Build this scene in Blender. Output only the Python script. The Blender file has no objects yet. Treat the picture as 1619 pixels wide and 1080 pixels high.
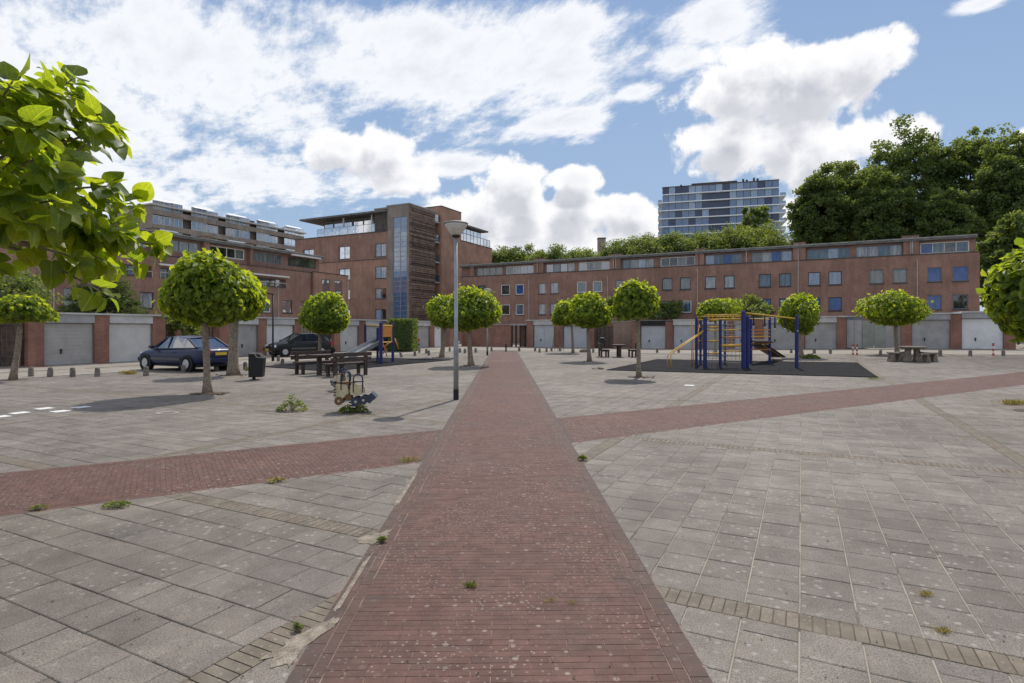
import bpy, math, random
import numpy as np
from mathutils import Vector, Matrix

SC = bpy.context.scene
COL = SC.collection
# ------------------------------------------------------------------ camera
F, CX, HY, EYE = 910.0, 809.5, 521.0, 1.70
cam = bpy.data.objects.new('camera', bpy.data.cameras.new('camera'))
COL.objects.link(cam)
cam.location = (0, 0, EYE); cam.rotation_euler = (math.radians(90), 0, 0)
cam.data.sensor_width = 36; cam.data.lens = 36*F/1619
cam.data.shift_y = -(540-HY)/1619; cam.data.clip_start = .05; cam.data.clip_end = 5000
SC.camera = cam
# ------------------------------------------------------------------ light
SUN_AZ, SUN_EL = math.radians(17.7), math.radians(53)
sunv = Vector((math.sin(SUN_AZ)*math.cos(SUN_EL), math.cos(SUN_AZ)*math.cos(SUN_EL), math.sin(SUN_EL)))
sun = bpy.data.objects.new('sun', bpy.data.lights.new('sun', 'SUN')); COL.objects.link(sun)
sun.data.energy = 3.2; sun.data.angle = math.radians(.55); sun.data.color = (1, .95, .87)
sun.rotation_euler = sunv.to_track_quat('Z', 'Y').to_euler()
SC.view_settings.view_transform = 'Standard'; SC.view_settings.look = 'None'
SC.view_settings.gamma = 1; SC.view_settings.use_curve_mapping = False
SC.view_settings.exposure = 0.18
SKY_STRENGTH = .10
CLOUD_LIT, CLOUD_DARK = 9.0, 5.0      # cloud radiance before the world strength


n_main_ = (math.cos(-math.atan2(12, F)), -math.sin(-math.atan2(12, F)), 0)
class NT:
    """tiny helper to write node trees"""
    def __init__(s, tree): s.t = tree; s.n = tree.nodes; s.l = tree.links
    def put(s, node, i, v):
        if v is None: return
        if hasattr(v, 'is_output') or isinstance(v, bpy.types.NodeSocket): s.l.new(v, node.inputs[i])
        else: node.inputs[i].default_value = v
    def m(s, op, a, b=None, c=None, clamp=False):
        n = s.n.new('ShaderNodeMath'); n.operation = op; n.use_clamp = clamp
        s.put(n, 0, a); s.put(n, 1, b); s.put(n, 2, c); return n.outputs[0]
    def vm(s, op, a, b=None, c=None):
        n = s.n.new('ShaderNodeVectorMath'); n.operation = op
        s.put(n, 0, a); s.put(n, 1, b)
        if op == 'SCALE': s.put(n, 3, c)
        return n.outputs['Value'] if op in ('DOT_PRODUCT', 'LENGTH', 'DISTANCE') else n.outputs[0]
    def noise(s, vec, scale, detail=3, rough=.55, dist=0, dim='3D'):
        n = s.n.new('ShaderNodeTexNoise'); n.noise_dimensions = dim
        s.put(n, 'Vector', vec); n.inputs['Scale'].default_value = scale
        n.inputs['Detail'].default_value = detail; n.inputs['Roughness'].default_value = rough
        n.inputs['Distortion'].default_value = dist; return n.outputs['Fac']
    def voro(s, vec, scale, out='Distance', rnd=1.0):
        n = s.n.new('ShaderNodeTexVoronoi'); n.voronoi_dimensions = '2D'; s.put(n, 'Vector', vec)
        n.inputs['Scale'].default_value = scale; n.inputs['Randomness'].default_value = rnd
        return n.outputs[out]
    def mix(s, f, a, b, mode='MIX'):
        n = s.n.new('ShaderNodeMix'); n.data_type = 'RGBA'; n.blend_type = mode
        s.put(n, 0, f)
        for i, v in ((6, a), (7, b)):
            if isinstance(v, (tuple, list)) and len(v) == 3: v = (*v, 1)
            s.put(n, i, v)
        return n.outputs[2]
    def ramp(s, v, lo, hi, a=0., b=1., kind='SMOOTHSTEP'):
        n = s.n.new('ShaderNodeMapRange'); n.interpolation_type = kind
        s.put(n, 0, v); s.put(n, 1, lo); s.put(n, 2, hi); s.put(n, 3, a); s.put(n, 4, b)
        return n.outputs[0]
    def comb(s, x, y, z):
        n = s.n.new('ShaderNodeCombineXYZ'); s.put(n, 0, x); s.put(n, 1, y); s.put(n, 2, z); return n.outputs[0]
    def sep(s, v):
        n = s.n.new('ShaderNodeSeparateXYZ'); s.put(n, 0, v); return n.outputs


# ------------------------------------------------------------------ sky
def build_world():
    w = bpy.data.worlds.new('World'); SC.world = w; w.use_nodes = True
    T = NT(w.node_tree); T.n.clear()
    out = T.n.new('ShaderNodeOutputWorld'); bg = T.n.new('ShaderNodeBackground')
    bg.inputs[1].default_value = SKY_STRENGTH
    sky = T.n.new('ShaderNodeTexSky'); sky.sky_type = 'NISHITA'; sky.sun_disc = False
    sky.sun_elevation = SUN_EL; sky.sun_rotation = SUN_AZ
    sky.air_density = 1.0; sky.dust_density = 1.0; sky.ozone_density = 2.0; sky.altitude = 0
    tc = T.n.new('ShaderNodeTexCoord'); d = T.vm('NORMALIZE', tc.outputs['Generated'])
    x, y, z = T.sep(d)
    az = T.m('ARCTAN2', x, y); el = T.m('ARCSINE', z)
    V = T.comb(az, el, 0)

    def blob(px, py, rx, ry):
        u, v = (px-CX)/F, (HY-py)/F
        a = math.atan(u); e = math.atan(v*math.cos(a))
        return a, e, rx/F*math.cos(a)**2, ry/F*math.cos(a)*math.cos(e)**2
    # heaps of cumulus (photo directions turned into azimuth and elevation)
    heaps = [(1172, 142, 98, 64), (1280, 130, 122, 76), (1375, 92, 75, 52), (1155, 230, 82, 56), (1240, 225, 95, 70),
             (1395, 225, 75, 42), (1300, 250, 90, 60),
             (600, 245, 70, 48), (545, 235, 66, 34), (640, 285, 60, 26),
             (815, 292, 62, 44), (905, 335, 70, 40), (985, 335, 60, 34), (770, 345, 60, 45), (915, 284, 62, 24),
             (850, 385, 130, 34), (1010, 362, 60, 38), (830, 340, 60, 50), (1625, 222, 26, 24), (1140, 345, 120, 40), (700, 350, 60, 40)]
    veils = [(300, 95, 400, 150), (120, 160, 300, 170), (640, 110, 300, 95), (880, 120, 200, 75), (900, 40, 120, 50),
             (1120, 40, 90, 60), (430, 285, 220, 50), (660, 55, 260, 65), (1010, 145, 60, 26), (1550, 5, 80, 22),
             (880, 190, 110, 36), (720, 262, 90, 22), (200, 300, 170, 60), (1080, 95, 90, 40)]

    def group(name, blobs, kind):
        g = bpy.data.node_groups.new(name, 'ShaderNodeTree')
        g.interface.new_socket('V', in_out='INPUT', socket_type='NodeSocketVector')
        g.interface.new_socket('D', in_out='OUTPUT', socket_type='NodeSocketFloat')
        H = NT(g); gi = g.nodes.new('NodeGroupInput'); go = g.nodes.new('NodeGroupOutput')
        v = gi.outputs[0]; a_, e_, _ = H.sep(v)
        cur = None
        for b in blobs:
            a, e, ra, re = blob(*b)
            q = H.vm('MULTIPLY', H.vm('SUBTRACT', v, (a, e, 0)), (1/ra, 1/re, 0))
            k = H.m('SUBTRACT', 1.0, H.vm('LENGTH', q))
            cur = k if cur is None else H.m('SMOOTH_MAX', cur, k, .18)
        # a general field carries the same kind of weather round the rest of the sky
        gen = H.m('SUBTRACT', H.m('MULTIPLY', H.noise(v, 2.1, 1), 2.4), 1.35 if kind == 'heap' else 1.0)
        side = H.ramp(H.m('ABSOLUTE', a_), .80, 1.0)
        up = H.ramp(e_, .52, .66)
        side = H.m('MAXIMUM', side, up)
        cur = H.m('MAXIMUM', H.m('MAXIMUM', cur, -1.0), H.m('SUBTRACT', gen, H.m('MULTIPLY', H.m('SUBTRACT', 1.0, side), 3.0)))
        if kind == 'heap':
            n1 = H.noise(v, 13, 7, .60, .2); n2 = H.voro(H.vm('ADD', v, H.vm('SCALE', H.comb(n1, n1, 0), None, .05)), 22)
            f = H.m('ADD', H.m('MULTIPLY', H.m('SUBTRACT', n1, .5), 2.1), H.m('MULTIPLY', H.m('SUBTRACT', .45, n2), .35))
            dens = H.m('ADD', H.m('ADD', cur, .07), f)
        else:
            # thin high layer: noise in the plane of the layer, so it shrinks towards the horizon
            te = H.m('ADD', H.m('SINE', H.m('MAXIMUM', e_, .02)), .10)
            px_ = H.m('DIVIDE', H.m('SINE', a_), te); py_ = H.m('DIVIDE', H.m('COSINE', a_), te)
            p = H.comb(H.m('ADD', px_, H.m('MULTIPLY', py_, .5)), H.m('MULTIPLY', py_, .8), 0)
            n1 = H.noise(p, 1.5, 8, .6, .25); n2 = H.noise(p, 6.5, 6, .68)
            f = H.m('ADD', H.m('MULTIPLY', H.m('SUBTRACT', n1, .5), 2.3), H.m('MULTIPLY', H.m('SUBTRACT', n2, .5), 2.2))
            dens = H.m('ADD', cur, f)
        H.l.new(dens, go.inputs[0]); return g
    gh, gv = group('heap_clouds', heaps, 'heap'), group('veil_clouds', veils, 'veil')

    def ev(g, v):
        n = T.n.new('ShaderNodeGroup'); n.node_tree = g; T.l.new(v, n.inputs[0]); return n.outputs[0]
    h0 = ev(gh, V)
    h1 = ev(gh, T.vm('ADD', V, (.010, .030, 0)))
    v0 = ev(gv, V)
    alpha_h = T.ramp(h0, .0, .30)
    shade = T.m('ADD', T.m('MULTIPLY', T.ramp(h1, .12, .95), .75), T.m('MULTIPLY', T.ramp(h0, .4, 1.3), .25))
    alpha_v = T.m('MULTIPLY', T.ramp(v0, -.1, .62), .95)
    lit = (CLOUD_LIT, CLOUD_LIT*1.0, CLOUD_LIT*1.02, 1); dark = (CLOUD_DARK*.97, CLOUD_DARK, CLOUD_DARK*1.12, 1)
    heapc = T.mix(shade, lit, dark)
    veilc = T.mix(T.ramp(v0, .5, 1.6), (CLOUD_LIT*.95, CLOUD_LIT*.965, CLOUD_LIT, 1), (CLOUD_LIT*.76, CLOUD_LIT*.78, CLOUD_LIT*.83, 1))
    grad = T.mix(T.ramp(el, .0, .22), (5.3, 6.2, 7.3, 1), (3.5, 5.0, 7.3, 1))
    grad = T.mix(T.ramp(el, .18, .75), grad, (1.9, 3.3, 6.3, 1))
    base = T.mix(.72, T.vm('SCALE', sky.outputs[0], None, .5), grad)
    c = T.mix(alpha_v, base, veilc)
    c = T.mix(alpha_h, c, heapc)
    T.l.new(c, bg.inputs[0]); T.l.new(bg.outputs[0], out.inputs[0])
build_world()

# ------------------------------------------------------------------ ground shape and photo-to-place helpers
def S(t): t = max(0, min(1, t)); return t*t*(3-2*t)
def gz(x, y): return .36*S((x-9)/26)*S((y-20)/14)
def G(px, py):
    z = 0
    for _ in range(12):
        Y = F*(EYE-z)/(py-HY); X = (px-CX)/F*Y; z = .5*z+.5*gz(X, Y)
    return Vector((X, Y, gz(X, Y)))
def PT(px, py, Y): return Vector(((px-CX)/F*Y, Y, EYE+(HY-py)/F*Y))
PHI = math.radians(26.7)
DA = Vector((math.sin(PHI), math.cos(PHI), 0)); DB = Vector((math.cos(PHI), -math.sin(PHI), 0))
def ab(a, b): return (a*DA.x+b*DB.x, a*DA.y+b*DB.y)
def toab(x, y): return (x*DA.x+y*DA.y, x*DB.x+y*DB.y)

# ------------------------------------------------------------------ object helpers
def tag(o, label=None, cat=None, group=None, kind=None):
    if label: o['label'] = label
    if cat: o['category'] = cat
    if group: o['group'] = group
    if kind: o['kind'] = kind
    return o
def thing(name, label, cat, loc=(0, 0, 0), group=None):
    o = bpy.data.objects.new(name, None); COL.objects.link(o); o.location = loc
    o.empty_display_size = .2
    return tag(o, label, cat, group)
def wloc(o):
    v = Vector((0, 0, 0))
    while o is not None: v += o.location; o = o.parent
    return v
class MB:
    def __init__(s): s.v = []; s.f = []; s.uv = None
    def add(s, vs, fs):
        k = len(s.v); s.v.extend([tuple(p) for p in vs]); s.f.extend([tuple(i+k for i in f) for f in fs]); return s
    def obox(s, c, ax, ay, az):
        """box from its centre and three half-axis vectors"""
        c = Vector(c); vs = [c+sx*ax+sy*ay+sz*az for sz in (-1, 1) for sy in (-1, 1) for sx in (-1, 1)]
        return s.add(vs, [(0, 2, 3, 1), (4, 5, 7, 6), (0, 1, 5, 4), (2, 6, 7, 3), (0, 4, 6, 2), (1, 3, 7, 5)])
    def box(s, c, size, rz=0):
        r = Matrix.Rotation(rz, 3, 'Z')
        return s.obox(c, r@Vector((size[0]/2, 0, 0)), r@Vector((0, size[1]/2, 0)), Vector((0, 0, size[2]/2)))
    def beam(s, p0, p1, w, h, up=Vector((0, 0, 1))):
        p0, p1 = Vector(p0), Vector(p1); d = (p1-p0); L = d.length; d.normalize()
        sd = d.cross(up)
        if sd.length < 1e-4: sd = Vector((1, 0, 0))
        sd.normalize(); u = sd.cross(d)
        return s.obox((p0+p1)/2, d*L/2, sd*w/2, u*h/2)
    def tube(s, pts, rs, n=10, cap=True):
        pts = [Vector(p) for p in pts]
        if not hasattr(rs, '__len__'): rs = [rs]*len(pts)
        k = len(s.v); ref = Vector((.3, .2, 1)).normalized()
        for i, p in enumerate(pts):
            d = (pts[min(i+1, len(pts)-1)]-pts[max(i-1, 0)]).normalized()
            a = d.cross(ref if abs(d.dot(ref)) < .95 else Vector((1, 0, 0))).normalized(); b = d.cross(a)
            for j in range(n):
                t = 2*math.pi*j/n; s.v.append(tuple(p+rs[i]*(a*math.cos(t)+b*math.sin(t))))
        for i in range(len(pts)-1):
            for j in range(n):
                s.f.append((k+i*n+j, k+i*n+(j+1) % n, k+(i+1)*n+(j+1) % n, k+(i+1)*n+j))
        if cap:
            s.f.append(tuple(k+j for j in range(n))[::-1]); s.f.append(tuple(k+(len(pts)-1)*n+j for j in range(n)))
        return s
    def lathe(s, c, prof, n=20):
        c = Vector(c)
        return s.tube([c+Vector((0, 0, z)) for r, z in prof], [r for r, z in prof], n)
    def prism(s, poly, ax, off=None):
        """poly: list of 3d points, extruded by vector ax"""
        n = len(poly); poly = [Vector(p) for p in poly]
        if off is not None: poly = [p+off for p in poly]
        return s.add(poly+[p+Vector(ax) for p in poly], [tuple(range(n))[::-1], tuple(range(n, 2*n))]+[(i, (i+1) % n, n+(i+1) % n, n+i) for i in range(n)])
    def build(s, name, mat, parent=None, smooth=False, bevel=0, **kw):
        me = bpy.data.meshes.new(name)
        o_ = wloc(parent) if parent else Vector((0, 0, 0))
        vs = [(a-o_.x, b-o_.y, c-o_.z) for a, b, c in s.v] if parent else s.v
        me.from_pydata(vs, [], s.f); me.update()
        if s.uv:
            u = me.uv_layers.new(name='UVMap'); u.data.foreach_set('uv', s.uv)
        if mat: me.materials.append(mat)
        if smooth: me.shade_smooth()
        o = bpy.data.objects.new(name, me); COL.objects.link(o)
        if parent: o.parent = parent
        if bevel:
            m = o.modifiers.new('bevel', 'BEVEL'); m.width = bevel; m.segments = 2; m.limit_method = 'ANGLE'
        return tag(o, **kw) if kw else o
def children(o): return [c for c in bpy.data.objects if c.parent == o]
def copy_tree(src, loc, rz=0, sc=None, label=None, kids=None):
    c = src.copy(); COL.objects.link(c); c.location = loc; c.rotation_euler = (0, 0, rz)
    if sc: c.scale = sc
    if label: c['label'] = label
    for ch in (kids if kids is not None else src['_k']):
        d = ch[0].copy(); COL.objects.link(d); d.parent = c
        for g in ch[1]:
            e = g.copy(); COL.objects.link(e); e.parent = d
    return c

# ------------------------------------------------------------------ materials
def mat(name, c1, c2=None, ns=4.0, rough=.8, bump=0, bs=40, rnd=0, spec=.3, metal=0, detail=4, coord='P', coat=0, fine=0, fs=200):
    m = bpy.data.materials.new(name); m.use_nodes = True; T = NT(m.node_tree)
    b = T.n['Principled BSDF']
    if coord == 'P':
        v = T.n.new('ShaderNodeNewGeometry').outputs['Position']
    else: v = T.n.new('ShaderNodeTexCoord').outputs['Object']
    col = (*c1, 1)
    if c2: col = T.mix(T.ramp(T.noise(v, ns, detail, .6), .35, .65), c1, c2)
    if fine:
        k = T.ramp(T.noise(v, fs, 2, .7), .3, .7, 1-fine, 1+fine, 'LINEAR')
        col = T.mix(1.0, col, T.comb(k, k, k), 'MULTIPLY')
    if rnd:
        isl = T.n.new('ShaderNodeNewGeometry').outputs['Random Per Island']
        ob = T.n.new('ShaderNodeObjectInfo').outputs['Random']
        r = T.m('FRACT', T.m('ADD', isl, T.m('MULTIPLY', ob, 7.31)))
        k = T.ramp(r, 0, 1, 1-rnd, 1+rnd, 'LINEAR')
        col = T.mix(1.0, col, T.comb(k, k, k), 'MULTIPLY')
    T.put(b, 'Base Color', col)
    b.inputs['Roughness'].default_value = rough; b.inputs['Metallic'].default_value = metal
    b.inputs['Specular IOR Level'].default_value = spec; b.inputs['Coat Weight'].default_value = coat
    if bump:
        n = T.n.new('ShaderNodeBump'); n.inputs['Strength'].default_value = 1; n.inputs['Distance'].default_value = bump
        T.put(n, 'Height', T.noise(v, bs, 4, .6)); T.l.new(n.outputs[0], b.inputs['Normal'])
    return m

def brick_mat(name, c1, c2, mortar=(.30, .27, .24), dirt=.25):
    """walls of thin bricks: courses run level, seen on any upright face"""
    m = bpy.data.materials.new(name); m.use_nodes = True; T = NT(m.node_tree); b = T.n['Principled BSDF']
    g = T.n.new('ShaderNodeNewGeometry'); x, y, z = T.sep(g.outputs['Position']); nx, ny, nz = T.sep(g.outputs['Normal'])
    h = T.m('SUBTRACT', T.m('MULTIPLY', x, ny), T.m('MULTIPLY', y, nx))
    br = T.n.new('ShaderNodeTexBrick'); T.put(br, 'Vector', T.comb(h, z, 0))
    br.inputs['Scale'].default_value = 1; br.inputs['Brick Width'].default_value = .22; br.inputs['Row Height'].default_value = .0625
    br.inputs['Mortar Size'].default_value = .006; br.inputs['Mortar Smooth'].default_value = .3; br.inputs['Bias'].default_value = 0
    br.inputs['Color1'].default_value = (*c1, 1); br.inputs['Color2'].default_value = (*c2, 1); br.inputs['Mortar'].default_value = (*mortar, 1)
    P = g.outputs['Position']
    big = T.ramp(T.noise(P, .55, 4, .6), .3, .75, 1-dirt, 1.08)
    mid = T.ramp(T.noise(T.vm('MULTIPLY', P, (3, 3, .5)), 1.0, 5, .65), .3, .7, .88, 1.1)
    k = T.m('MULTIPLY', big, mid)
    T.put(b, 'Base Color', T.mix(1.0, br.outputs['Color'], T.comb(k, k, k), 'MULTIPLY'))
    b.inputs['Roughness'].default_value = .9; b.inputs['Specular IOR Level'].default_value = .2
    n = T.n.new('ShaderNodeBump'); n.inputs['Distance'].default_value = .006; n.inputs['Strength'].default_value = 1; n.invert = True
    T.put(n, 'Height', br.outputs['Fac']); T.l.new(n.outputs[0], b.inputs['Normal'])
    return m

def leaf_mat(name, c1, c2, trans=.5, veins=False, rough=.45, yellow=None, tm=(2.7, 2.3, .8)):
    m = bpy.data.materials.new(name); m.use_nodes = True; T = NT(m.node_tree); T.n.clear()
    out = T.n.new('ShaderNodeOutputMaterial')
    isl = T.n.new('ShaderNodeNewGeometry').outputs['Random Per Island']
    ob = T.n.new('ShaderNodeObjectInfo').outputs['Random']
    r = T.m('FRACT', T.m('ADD', isl, T.m('MULTIPLY', ob, 5.77)))
    col = T.mix(r, c1, c2)
    if yellow: col = T.mix(T.ramp(r, .86, 1.0), col, yellow)
    if veins:
        u = T.n.new('ShaderNodeUVMap').outputs[0]; x, y, _ = T.sep(u)
        ax = T.m('ABSOLUTE', T.m('SUBTRACT', x, .5))
        mid = T.ramp(ax, .006, .03, 1, 0)
        q = T.m('FRACT', T.m('MULTIPLY', T.m('SUBTRACT', y, T.m('MULTIPLY', ax, .9)), 6.0))
        sv = T.ramp(T.m('ABSOLUTE', T.m('SUBTRACT', q, .5)), .0, .09, 1, 0)
        vv = T.m('MAXIMUM', mid, T.m('MULTIPLY', sv, .6))
        blot = T.ramp(T.noise(u, 5, 4), .3, .7, .85, 1.12)
        col = T.mix(1.0, col, T.comb(blot, blot, blot), 'MULTIPLY')
        col = T.mix(T.m('MULTIPLY', vv, .5), col, T.mix(.5, col, (.30, .42, .10)))
    d = T.n.new('ShaderNodeBsdfPrincipled'); T.put(d, 'Base Color', col)
    d.inputs['Roughness'].default_value = rough; d.inputs['Specular IOR Level'].default_value = .35
    t = T.n.new('ShaderNodeBsdfTranslucent')
    T.put(t, 'Color', T.mix(1.0, col, tm, 'MULTIPLY'))
    mx = T.n.new('ShaderNodeMixShader'); mx.inputs[0].default_value = trans
    T.l.new(d.outputs[0], mx.inputs[1]); T.l.new(t.outputs[0], mx.inputs[2]); T.l.new(mx.outputs[0], out.inputs[0])
    return m

def pane_mat(name, c, c2=None, gloss=.22, rough=.03, stripe=0, fk=.7):
    """window pane: what hangs behind it (blind, net, dark room) under a sheet of glass"""
    m = bpy.data.materials.new(name); m.use_nodes = True; T = NT(m.node_tree); T.n.clear()
    out = T.n.new('ShaderNodeOutputMaterial'); g = T.n.new('ShaderNodeNewGeometry')
    P = g.outputs['Position']; col = (*c, 1)
    x, y, z = T.sep(P); nx, ny, nz = T.sep(g.outputs['Normal'])
    h = T.m('SUBTRACT', T.m('MULTIPLY', x, ny), T.m('MULTIPLY', y, nx))
    if c2: col = T.mix(T.ramp(T.noise(T.comb(T.m('MULTIPLY', h, 3.0), T.m('MULTIPLY', z, .6), 0), 1.2, 3), .4, .6), c, c2)
    if stripe:
        k = T.ramp(T.m('SINE', T.m('MULTIPLY', h, stripe)), -1, 1, .8, 1.1, 'LINEAR')
        col = T.mix(1.0, col, T.comb(k, k, k), 'MULTIPLY')
    d = T.n.new('ShaderNodeBsdfDiffuse'); T.put(d, 'Color', col)
    gl = T.n.new('ShaderNodeBsdfGlossy'); gl.inputs['Roughness'].default_value = rough
    bp = T.n.new('ShaderNodeBump'); bp.inputs['Distance'].default_value = .004; T.put(bp, 'Height', T.noise(P, 1.6, 1)); T.l.new(bp.outputs[0], gl.inputs['Normal'])
    fr = T.n.new('ShaderNodeFresnel'); fr.inputs[0].default_value = 1.5
    f = T.m('ADD', T.m('MULTIPLY', fr.outputs[0], fk), gloss, clamp=True)
    mx = T.n.new('ShaderNodeMixShader'); T.l.new(f, mx.inputs[0])
    T.l.new(d.outputs[0], mx.inputs[1]); T.l.new(gl.outputs[0], mx.inputs[2]); T.l.new(mx.outputs[0], out.inputs[0])
    return m

def paving_mat(name, kind):
    m = bpy.data.materials.new(name); m.use_nodes = True; T = NT(m.node_tree); b = T.n['Principled BSDF']
    g = T.n.new('ShaderNodeNewGeometry'); P = g.outputs['Position']; ob = T.n.new('ShaderNodeObjectInfo').outputs['Random']
    r = T.m('FRACT', T.m('ADD', g.outputs['Random Per Island'], T.m('MULTIPLY', ob, 7.31)))
    r2 = T.m('FRACT', T.m('MULTIPLY', r, 13.7))
    if kind == 'tile':
        col = T.mix(r, (.162, .137, .114), (.204, .174, .146))
        col = T.mix(T.ramp(r2, .95, 1.0, 0, .6), col, (.14, .122, .11))
        patch = T.ramp(T.noise(P, .35, 6, .65), .32, .68, .80, 1.18)
        wear = T.ramp(T.noise(P, 2.6, 6, .7), .3, .7, .80, 1.16)
        grit = T.ramp(T.noise(P, 110, 3, .8), .32, .68, .42, 1.58, 'LINEAR')
        k = T.m('MULTIPLY', T.m('MULTIPLY', patch, wear), grit)
        spots, sc_, th = T.voro(P, 2.3), (.33, .305, .275), T.ramp(T.noise(P, 2.1, 2), .3, .7, .0, .075, 'LINEAR')
    else:
        if kind == 'brick':
            col = T.mix(r, (.112, .056, .044), (.132, .068, .053))
            col = T.mix(T.ramp(r2, .90, 1.0, 0, .55), col, (.095, .065, .055))
            col = T.mix(T.ramp(T.noise(P, .9, 5, .6), .50, .74, 0, .55), col, (.088, .070, .058))
            col = T.mix(T.ramp(T.noise(P, .5, 3, .6), .52, .72, 0, .55), col, (.165, .088, .068))
        else:
            col = T.mix(r, (.150, .120, .088), (.185, .150, .112))
            col = T.mix(T.ramp(T.noise(P, 3, 5, .6), .45, .7, 0, .6), col, (.17, .15, .12))
        wear = T.ramp(T.noise(P, 7, 5, .65), .3, .7, .80, 1.18)
        grit = T.ramp(T.noise(P, 140, 3, .7), .3, .7, .80, 1.2, 'LINEAR')
        k = T.m('MULTIPLY', wear, grit)
        spots, sc_, th = T.voro(P, 5.6), (.33, .265, .225), T.ramp(T.noise(P, 3.1, 2), .3, .7, .06, .14, 'LINEAR')
    col = T.mix(1.0, col, T.comb(k, k, k), 'MULTIPLY')
    # pale lichen discs and old chewing gum
    den = T.ramp(T.noise(P, .55, 3), .38, .62)
    jit = T.m('ADD', spots, T.m('MULTIPLY', T.m('SUBTRACT', T.noise(P, 40, 3), .5), .05))
    sp = T.m('MULTIPLY', T.ramp(jit, T.m('MULTIPLY', th, .6), th, 1, 0), T.m('MULTIPLY', den, .75))
    big = T.voro(T.vm('ADD', P, (3.3, 1.7, 0)), 17 if kind != 'tile' else 8)
    sp2 = T.m('MULTIPLY', T.ramp(T.m('ADD', big, T.m('MULTIPLY', T.m('SUBTRACT', T.noise(P, 60, 3), .5), .22)), .07, .16, 1, 0), T.m('MULTIPLY', T.ramp(T.noise(P, 1.3, 4), .40, .62), .75))
    col = T.mix(sp, col, sc_); col = T.mix(sp2, col, sc_)
    if kind == 'brick':
        ed = T.m('ABSOLUTE', T.m('ADD', T.vm('DOT_PRODUCT', P, tuple(n_main_)), .027))
        grime = T.m('MULTIPLY', T.ramp(T.m('ADD', ed, T.m('MULTIPLY', T.m('SUBTRACT', T.noise(P, 2.2, 5, .65), .5), .9)), .62, 1.12, 0, .55), T.ramp(ed, 1.06, 1.12, 1, 0))
        col = T.mix(grime, col, (.078, .066, .055))
    T.put(b, 'Base Color', col); b.inputs['Roughness'].default_value = .78; b.inputs['Specular IOR Level'].default_value = .3
    n = T.n.new('ShaderNodeBump'); n.inputs['Distance'].default_value = .0016 if kind == 'tile' else .002
    T.put(n, 'Height', T.noise(P, 120 if kind == 'tile' else 60, 4, .7)); T.l.new(n.outputs[0], b.inputs['Normal'])
    return m

def grout_mat():
    m = bpy.data.materials.new('joint_sand'); m.use_nodes = True; T = NT(m.node_tree); b = T.n['Principled BSDF']
    g = T.n.new('ShaderNodeNewGeometry'); P = g.outputs['Position']; x, y, z = T.sep(P)
    bb = T.vm('DOT_PRODUCT', P, tuple(DB))
    q = T.m('MODULO', T.m('ADD', bb, 2.57+512.0-.1), 5.12)
    fr = T.m('FRACT', T.m('DIVIDE', q, .3075))
    near = T.ramp(T.m('ABSOLUTE', T.m('SUBTRACT', fr, .5)), .455, .475)
    right = T.ramp(x, .9, 1.0)
    li = T.m('MULTIPLY', T.m('MULTIPLY', near, right), T.ramp(T.noise(P, 1.6, 4, .6), .34, .5, .15, 1))
    li = T.m('MAXIMUM', li, T.ramp(T.noise(P, 2.3, 5, .65), .60, .66, 0, .8))
    col = T.mix(li, (.080, .066, .054), (.33, .285, .23))
    col = T.mix(T.ramp(T.noise(T.vm('ADD', P, (9, 3, 0)), 1.7, 4), .62, .7, 0, .7), col, (.09, .11, .03))
    aa = T.vm('DOT_PRODUCT', P, tuple(DA))
    qa = T.m('MODULO', T.m('ADD', aa, 512.0-3.75+.12), 5.12); qb = T.m('MODULO', T.m('ADD', bb, 2.57+512.0+.12), 5.12)
    inb = T.m('MAXIMUM', T.m('LESS_THAN', qa, .24), T.m('LESS_THAN', qb, .24))
    col = T.mix(inb, col, T.mix(T.ramp(T.noise(P, 4, 4), .4, .6), (.17, .13, .09), (.11, .085, .06)))
    T.put(b, 'Base Color', col); b.inputs['Roughness'].default_value = .95
    return m

M = {}
M['tile'] = paving_mat('concrete_tile', 'tile'); M['pbrick'] = paving_mat('red_paving_brick', 'brick'); M['bandbrick'] = paving_mat('yellow_band_brick', 'band')
M['grout'] = grout_mat()
M['sand'] = mat('sand_joint', (.30, .215, .17), (.120, .075, .060), ns=3, rough=.95, fine=.3, fs=90)
M['drift'] = mat('drift_sand', (.30, .255, .20), (.19, .155, .12), ns=14, rough=.95, fine=.4, fs=120, bump=.004, bs=60)
M['street'] = mat('street_brick', (.30, .265, .22), (.235, .205, .17), ns=.7, rough=.9, fine=.25, fs=9)
M['soil'] = mat('dry_soil', (.15, .115, .09), (.08, .062, .05), ns=9, rough=1, bump=.02, bs=30)
M['grass'] = mat('rough_ground', (.10, .11, .06), (.17, .15, .11), ns=.4, rough=1)
M['rubber'] = mat('rubber_mat', (.020, .0195, .021), (.029, .028, .029), ns=1.2, rough=1, spec=.08, bump=.003, bs=120, fine=.3, fs=60)
M['kerb'] = mat('kerb_concrete', (.36, .33, .30), (.27, .25, .22), ns=3, rough=.9, fine=.2, fs=60)
M['white_paint'] = mat('worn_white_paint', (.78, .77, .74), (.60, .58, .55), ns=20, rough=.7)
M['brick_red'] = brick_mat('red_brick', (.385, .210, .152), (.325, .173, .126))
M['brick_orange'] = brick_mat('orange_brick', (.48, .262, .178), (.41, .222, .150))
M['brick_garage'] = brick_mat('garage_brick', (.37, .175, .12), (.29, .13, .092), dirt=.3)
M['brick_brown'] = brick_mat('brown_grey_brick', (.34, .285, .24), (.28, .235, .195))
M['brick_tan'] = brick_mat('tan_brick', (.30, .20, .15), (.24, .16, .12), dirt=.35)
M['roofdark'] = mat('roof_felt', (.12, .12, .115), (.19, .185, .175), ns=1.5, rough=.9)
M['roofpale'] = mat('pale_roof_edge', (.36, .35, .32), (.25, .24, .22), ns=2, rough=.85)
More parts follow.
